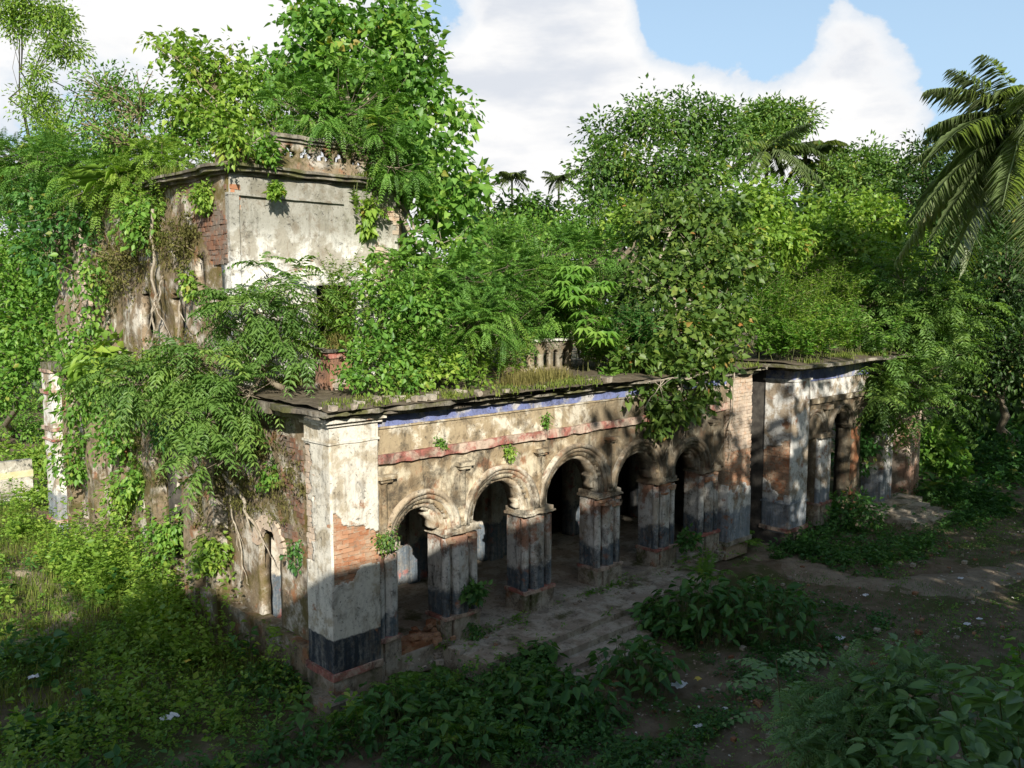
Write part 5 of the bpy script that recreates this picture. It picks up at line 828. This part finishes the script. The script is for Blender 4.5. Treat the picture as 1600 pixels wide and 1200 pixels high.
q = np.array(q + [tp, tp, tp]); az = np.linspace(0, 2*PI, len(q), endpoint=False); fronds(g, q, np.stack([np.cos(az), np.sin(az), np.full(len(q), .35)], 1), .62*R.uniform(.7, 1.1, len(q)), 8, .15, .72, .35, np.clip(R.normal(.5, .1, len(q)), 0, 1), .2, .02, 'ovate', rng=R); g.obj('foliage', M['fore'], T); b.obj('stem', M['brick'] if False else M['twig'], T)
pinn('near_shrub', 'feathery tangle low in the bottom right, in front of the mud', (-.4, -8.6, 0), [((-0.94,-9.48,3.56),0.33,0.22), ((-1.09,-9.88,3.65),0.31,0.18), ((-1.48,-9.53,3.55),0.21,0.16), ((-0.36,-9.98,3.94),0.30,0.19), ((-0.76,-9.61,3.83),0.28,0.17)], 'fore', 80, 8, .36, 13, .15, .36, .35, .012, 'stem', cat='shrub', group='shrubs close to the viewer')
# --- litter
def litter(lab, p, s, mat='paper', sd=1, flat=.35):
    g = G(); p = np.array(p, float); g.patch((p[0]-s, p[1]-s*.7, .03), (2*s, 0, 0), (0, 1.4*s, 0), 7, 6); V = g.V[0]; k = vn(V, 3.2/s, sd)-.5; V[:, 2] += s*flat*(1.6*k+.9) + .02; V[:, 0] += s*.5*(vn(V, 2.1/s, sd+5)-.5); V[:, 1] += s*.7*(vn(V, 2.3/s, sd+9)-.5); V[:, 2] += p[2]
    g.obj('litter', M[mat], None, loc=p, label=lab, cat='litter', group='litter on the ground')
for k, (lab, p, s, mt) in enumerate((('crumpled white plastic bag in the weeds at the bottom left', (-2.62,0.74,0.36), .13, 'paper'), ('small white plastic scrap by the left mud strip', (-3.70,4.34,0.2), .09, 'paper'), ('torn white bag beside the clump below the steps', (4.99,-3.82,0), .15, 'paper'), ('square white paper on the dark ground at lower right', (3.98,-4.91,0), .075, 'paper'), ('yellow scrap behind the torn white bag', (5.48,-3.88,-0), .08, 'yellowlitter'), ('white scrap on the path by the wing', (12.29,-4.01,0), .08, 'paper'), ('pale scrap on mud below the path', (9.29,-4.82,-0), .10, 'paper'), ('white scrap at right on the mud', (12.07,-6.37,0), .08, 'paper'), ('white scrap under the first free column', (2.55,0.36,0.1), .09, 'paper'), ('white scrap on the left end of the apron', (3.49,-1.12,0.1), .07, 'paper'), ('pale scrap right edge near the mud path', (12.64,-6.45,0), .07, 'paper'), ('white scrap on the far end of the path', (15.31,-5.12,0), .08, 'paper'), ('tiny white scrap beside the square paper', (4.84,-4.87,-0), .05, 'paper'), ('orange leaf litter in the weeds left of the pier', (-1.45,2.85,0.3), .07, 'yellowlitter'))): litter(lab, p, s, mt, k+2)
R = seed('specks'); g = G(); n_ = 3200; x, y = R.uniform(1, 24, n_), R.uniform(-12, -1.2, n_); leaves(g, np3(x, y, .045), np.column_stack([R.normal(0, 1, (n_, 2)), np.zeros(n_)]), np.array([0, 0, 1.])+R.normal(0, .2, (n_, 3)), R.uniform(.02, .09, n_), .6, 'ovate', np.zeros(n_)); g.obj('fallen_leaves', M['soil'] if False else M['mortar'], kind='stuff', label='fallen leaves and crumbs scattered over the bare ground')
g = G(); n_ = 420; x, y = R.uniform(2, 24, n_), R.uniform(-9, -1.5, n_)
leaves(g, np3(x, y, .05), np.column_stack([R.normal(0, 1, (n_, 2)), np.zeros(n_)]), np.array([0, 0, 1.])+R.normal(0, .2, (n_, 3)), R.uniform(.03, .08, n_), .6, 'ovate', np.zeros(n_)); g.obj('plaster_crumbs', M['concrete'], kind='stuff', label='pale crumbs of plaster on the mud')
g = G()
for k in range(26):
    s_ = R.uniform(.04, .11); x0, y0, z0 = R.uniform(1.5, 2.6), R.uniform(-.15, .5), .45+R.uniform(0, .3)*1; q = G(); q.box(x0-s_, x0+s_, y0-s_*.7, y0+s_*.7, z0-s_*.5, z0+s_*.5, s_); q.displace(.03, 9, k); off = 0
    for V, F in zip(q.V, q.F): g.add(V, F-off); off += len(V)
g.box(1.52, 2.52, .12, .5, .2, .62, .1); g.displace(.03, 6, 3).obj('broken_sill', M['rawbrick'], man)
R = seed('rubble')
for nm, lab, n_, mt, bx_ in (('rubble', 'broken brick rubble strewn near the apron and path', 90, 'rawbrick', (2, 20, -7, -1.4)), ('pebbles', 'small stones lying on the bare yard', 220, 'step', (1, 24, -11, -1.5)), ('rubble', 'brick rubble and plaster lumps along the foot of the arcade', 60, 'plinth', (1.2, 12.4, -.7, .0))):
    g = G()
    for k in range(n_):
        s_ = R.uniform(.015, .06); x0, y0 = R.uniform(bx_[0], bx_[1]), R.uniform(bx_[2], bx_[3]); z0 = .40 if bx_[3] == 0. else .0; q = G(); q.box(x0-s_*R.uniform(.8, 1.8), x0+s_, y0-s_, y0+s_*R.uniform(.7, 1.3), z0-.02, z0+s_*R.uniform(.5, 1.2)); q.displace(.02, 13, k); off = 0
        for V, F in zip(q.V, q.F): g.add(V, F-off); off += len(V)
    g.obj(nm, M[mt], kind='stuff', label=lab)
# --- the house the picture is taken from, and the trees beside it, all behind the viewer
nb = empty('neighbour_house', (-8, -18, 0), 'plain rendered house behind the viewer, shading the foreground', 'building')
gbox('wall', 'render', nb, (-20, 1.6, -24, -14.4, 0, 10.2), d=1., amp=.01); gbox('terrace', 'render', nb, -11, -5, -14.4, -12.2, 0, 5.6, d=1., amp=.01); gbox('upper_storey', 'render', nb, -28, -13.4, -26, -15, 0, 12.6, d=1., amp=.01); gbox('parapet', 'concrete', nb, (-13.3, 1.6, -14.5, -14.3, 10.2, 10.6), d=.3, amp=.01)
for k, (lab, x, y, h, r_) in enumerate((('tree behind the house rising over its upper storey', -16.8, -17.5, 15.0, 2.6), ('tree behind the house at its left side', -22.5, -17.5, 14.6, 2.8), ('leafy tree behind the viewer over the house roof', -3.4, -17.5, 13.7, 2.2), ('leafy tree behind the viewer at the house corner', -1.2, -18.2, 15.0, 2.5), ('tall leafy tree behind the viewer, second along', 3.2, -16.2, 12.2, 2.4), ('tall tree behind the viewer, third along', 6.0, -16.8, 13.8, 2.8), ('tall tree behind the viewer, fourth along', 10.8, -17.5, 14.4, 3.2), ('tall tree behind the viewer, fifth along', 16, -18, 15.2, 3.6), ('tall tree behind the viewer, last along', 22.4, -17, 17., 4.2), ('tall tree behind the viewer, beyond the last', 30, -16, 19., 4.8))):  # first two trees are added, unseen, to break up the house's straight shadow edge
    broad('shade_tree', lab, (x, y, 0), [((x, y, h-r_*.9), r_, r_*.95), ((x-1.2, y+.8, h-r_*2), r_*.9, r_*.9), ((x+1.4, y-.4, h-r_*1.9), r_*.9, r_*.9), ((x, y, h-r_*2.9), r_, r_*.9), ((x+.5, y, 2.6), r_*.9, 2.4)], 'dark', 190, 16, .55, .48, 'ovate', .6, .22, group='trees behind the viewer', shell=.6)
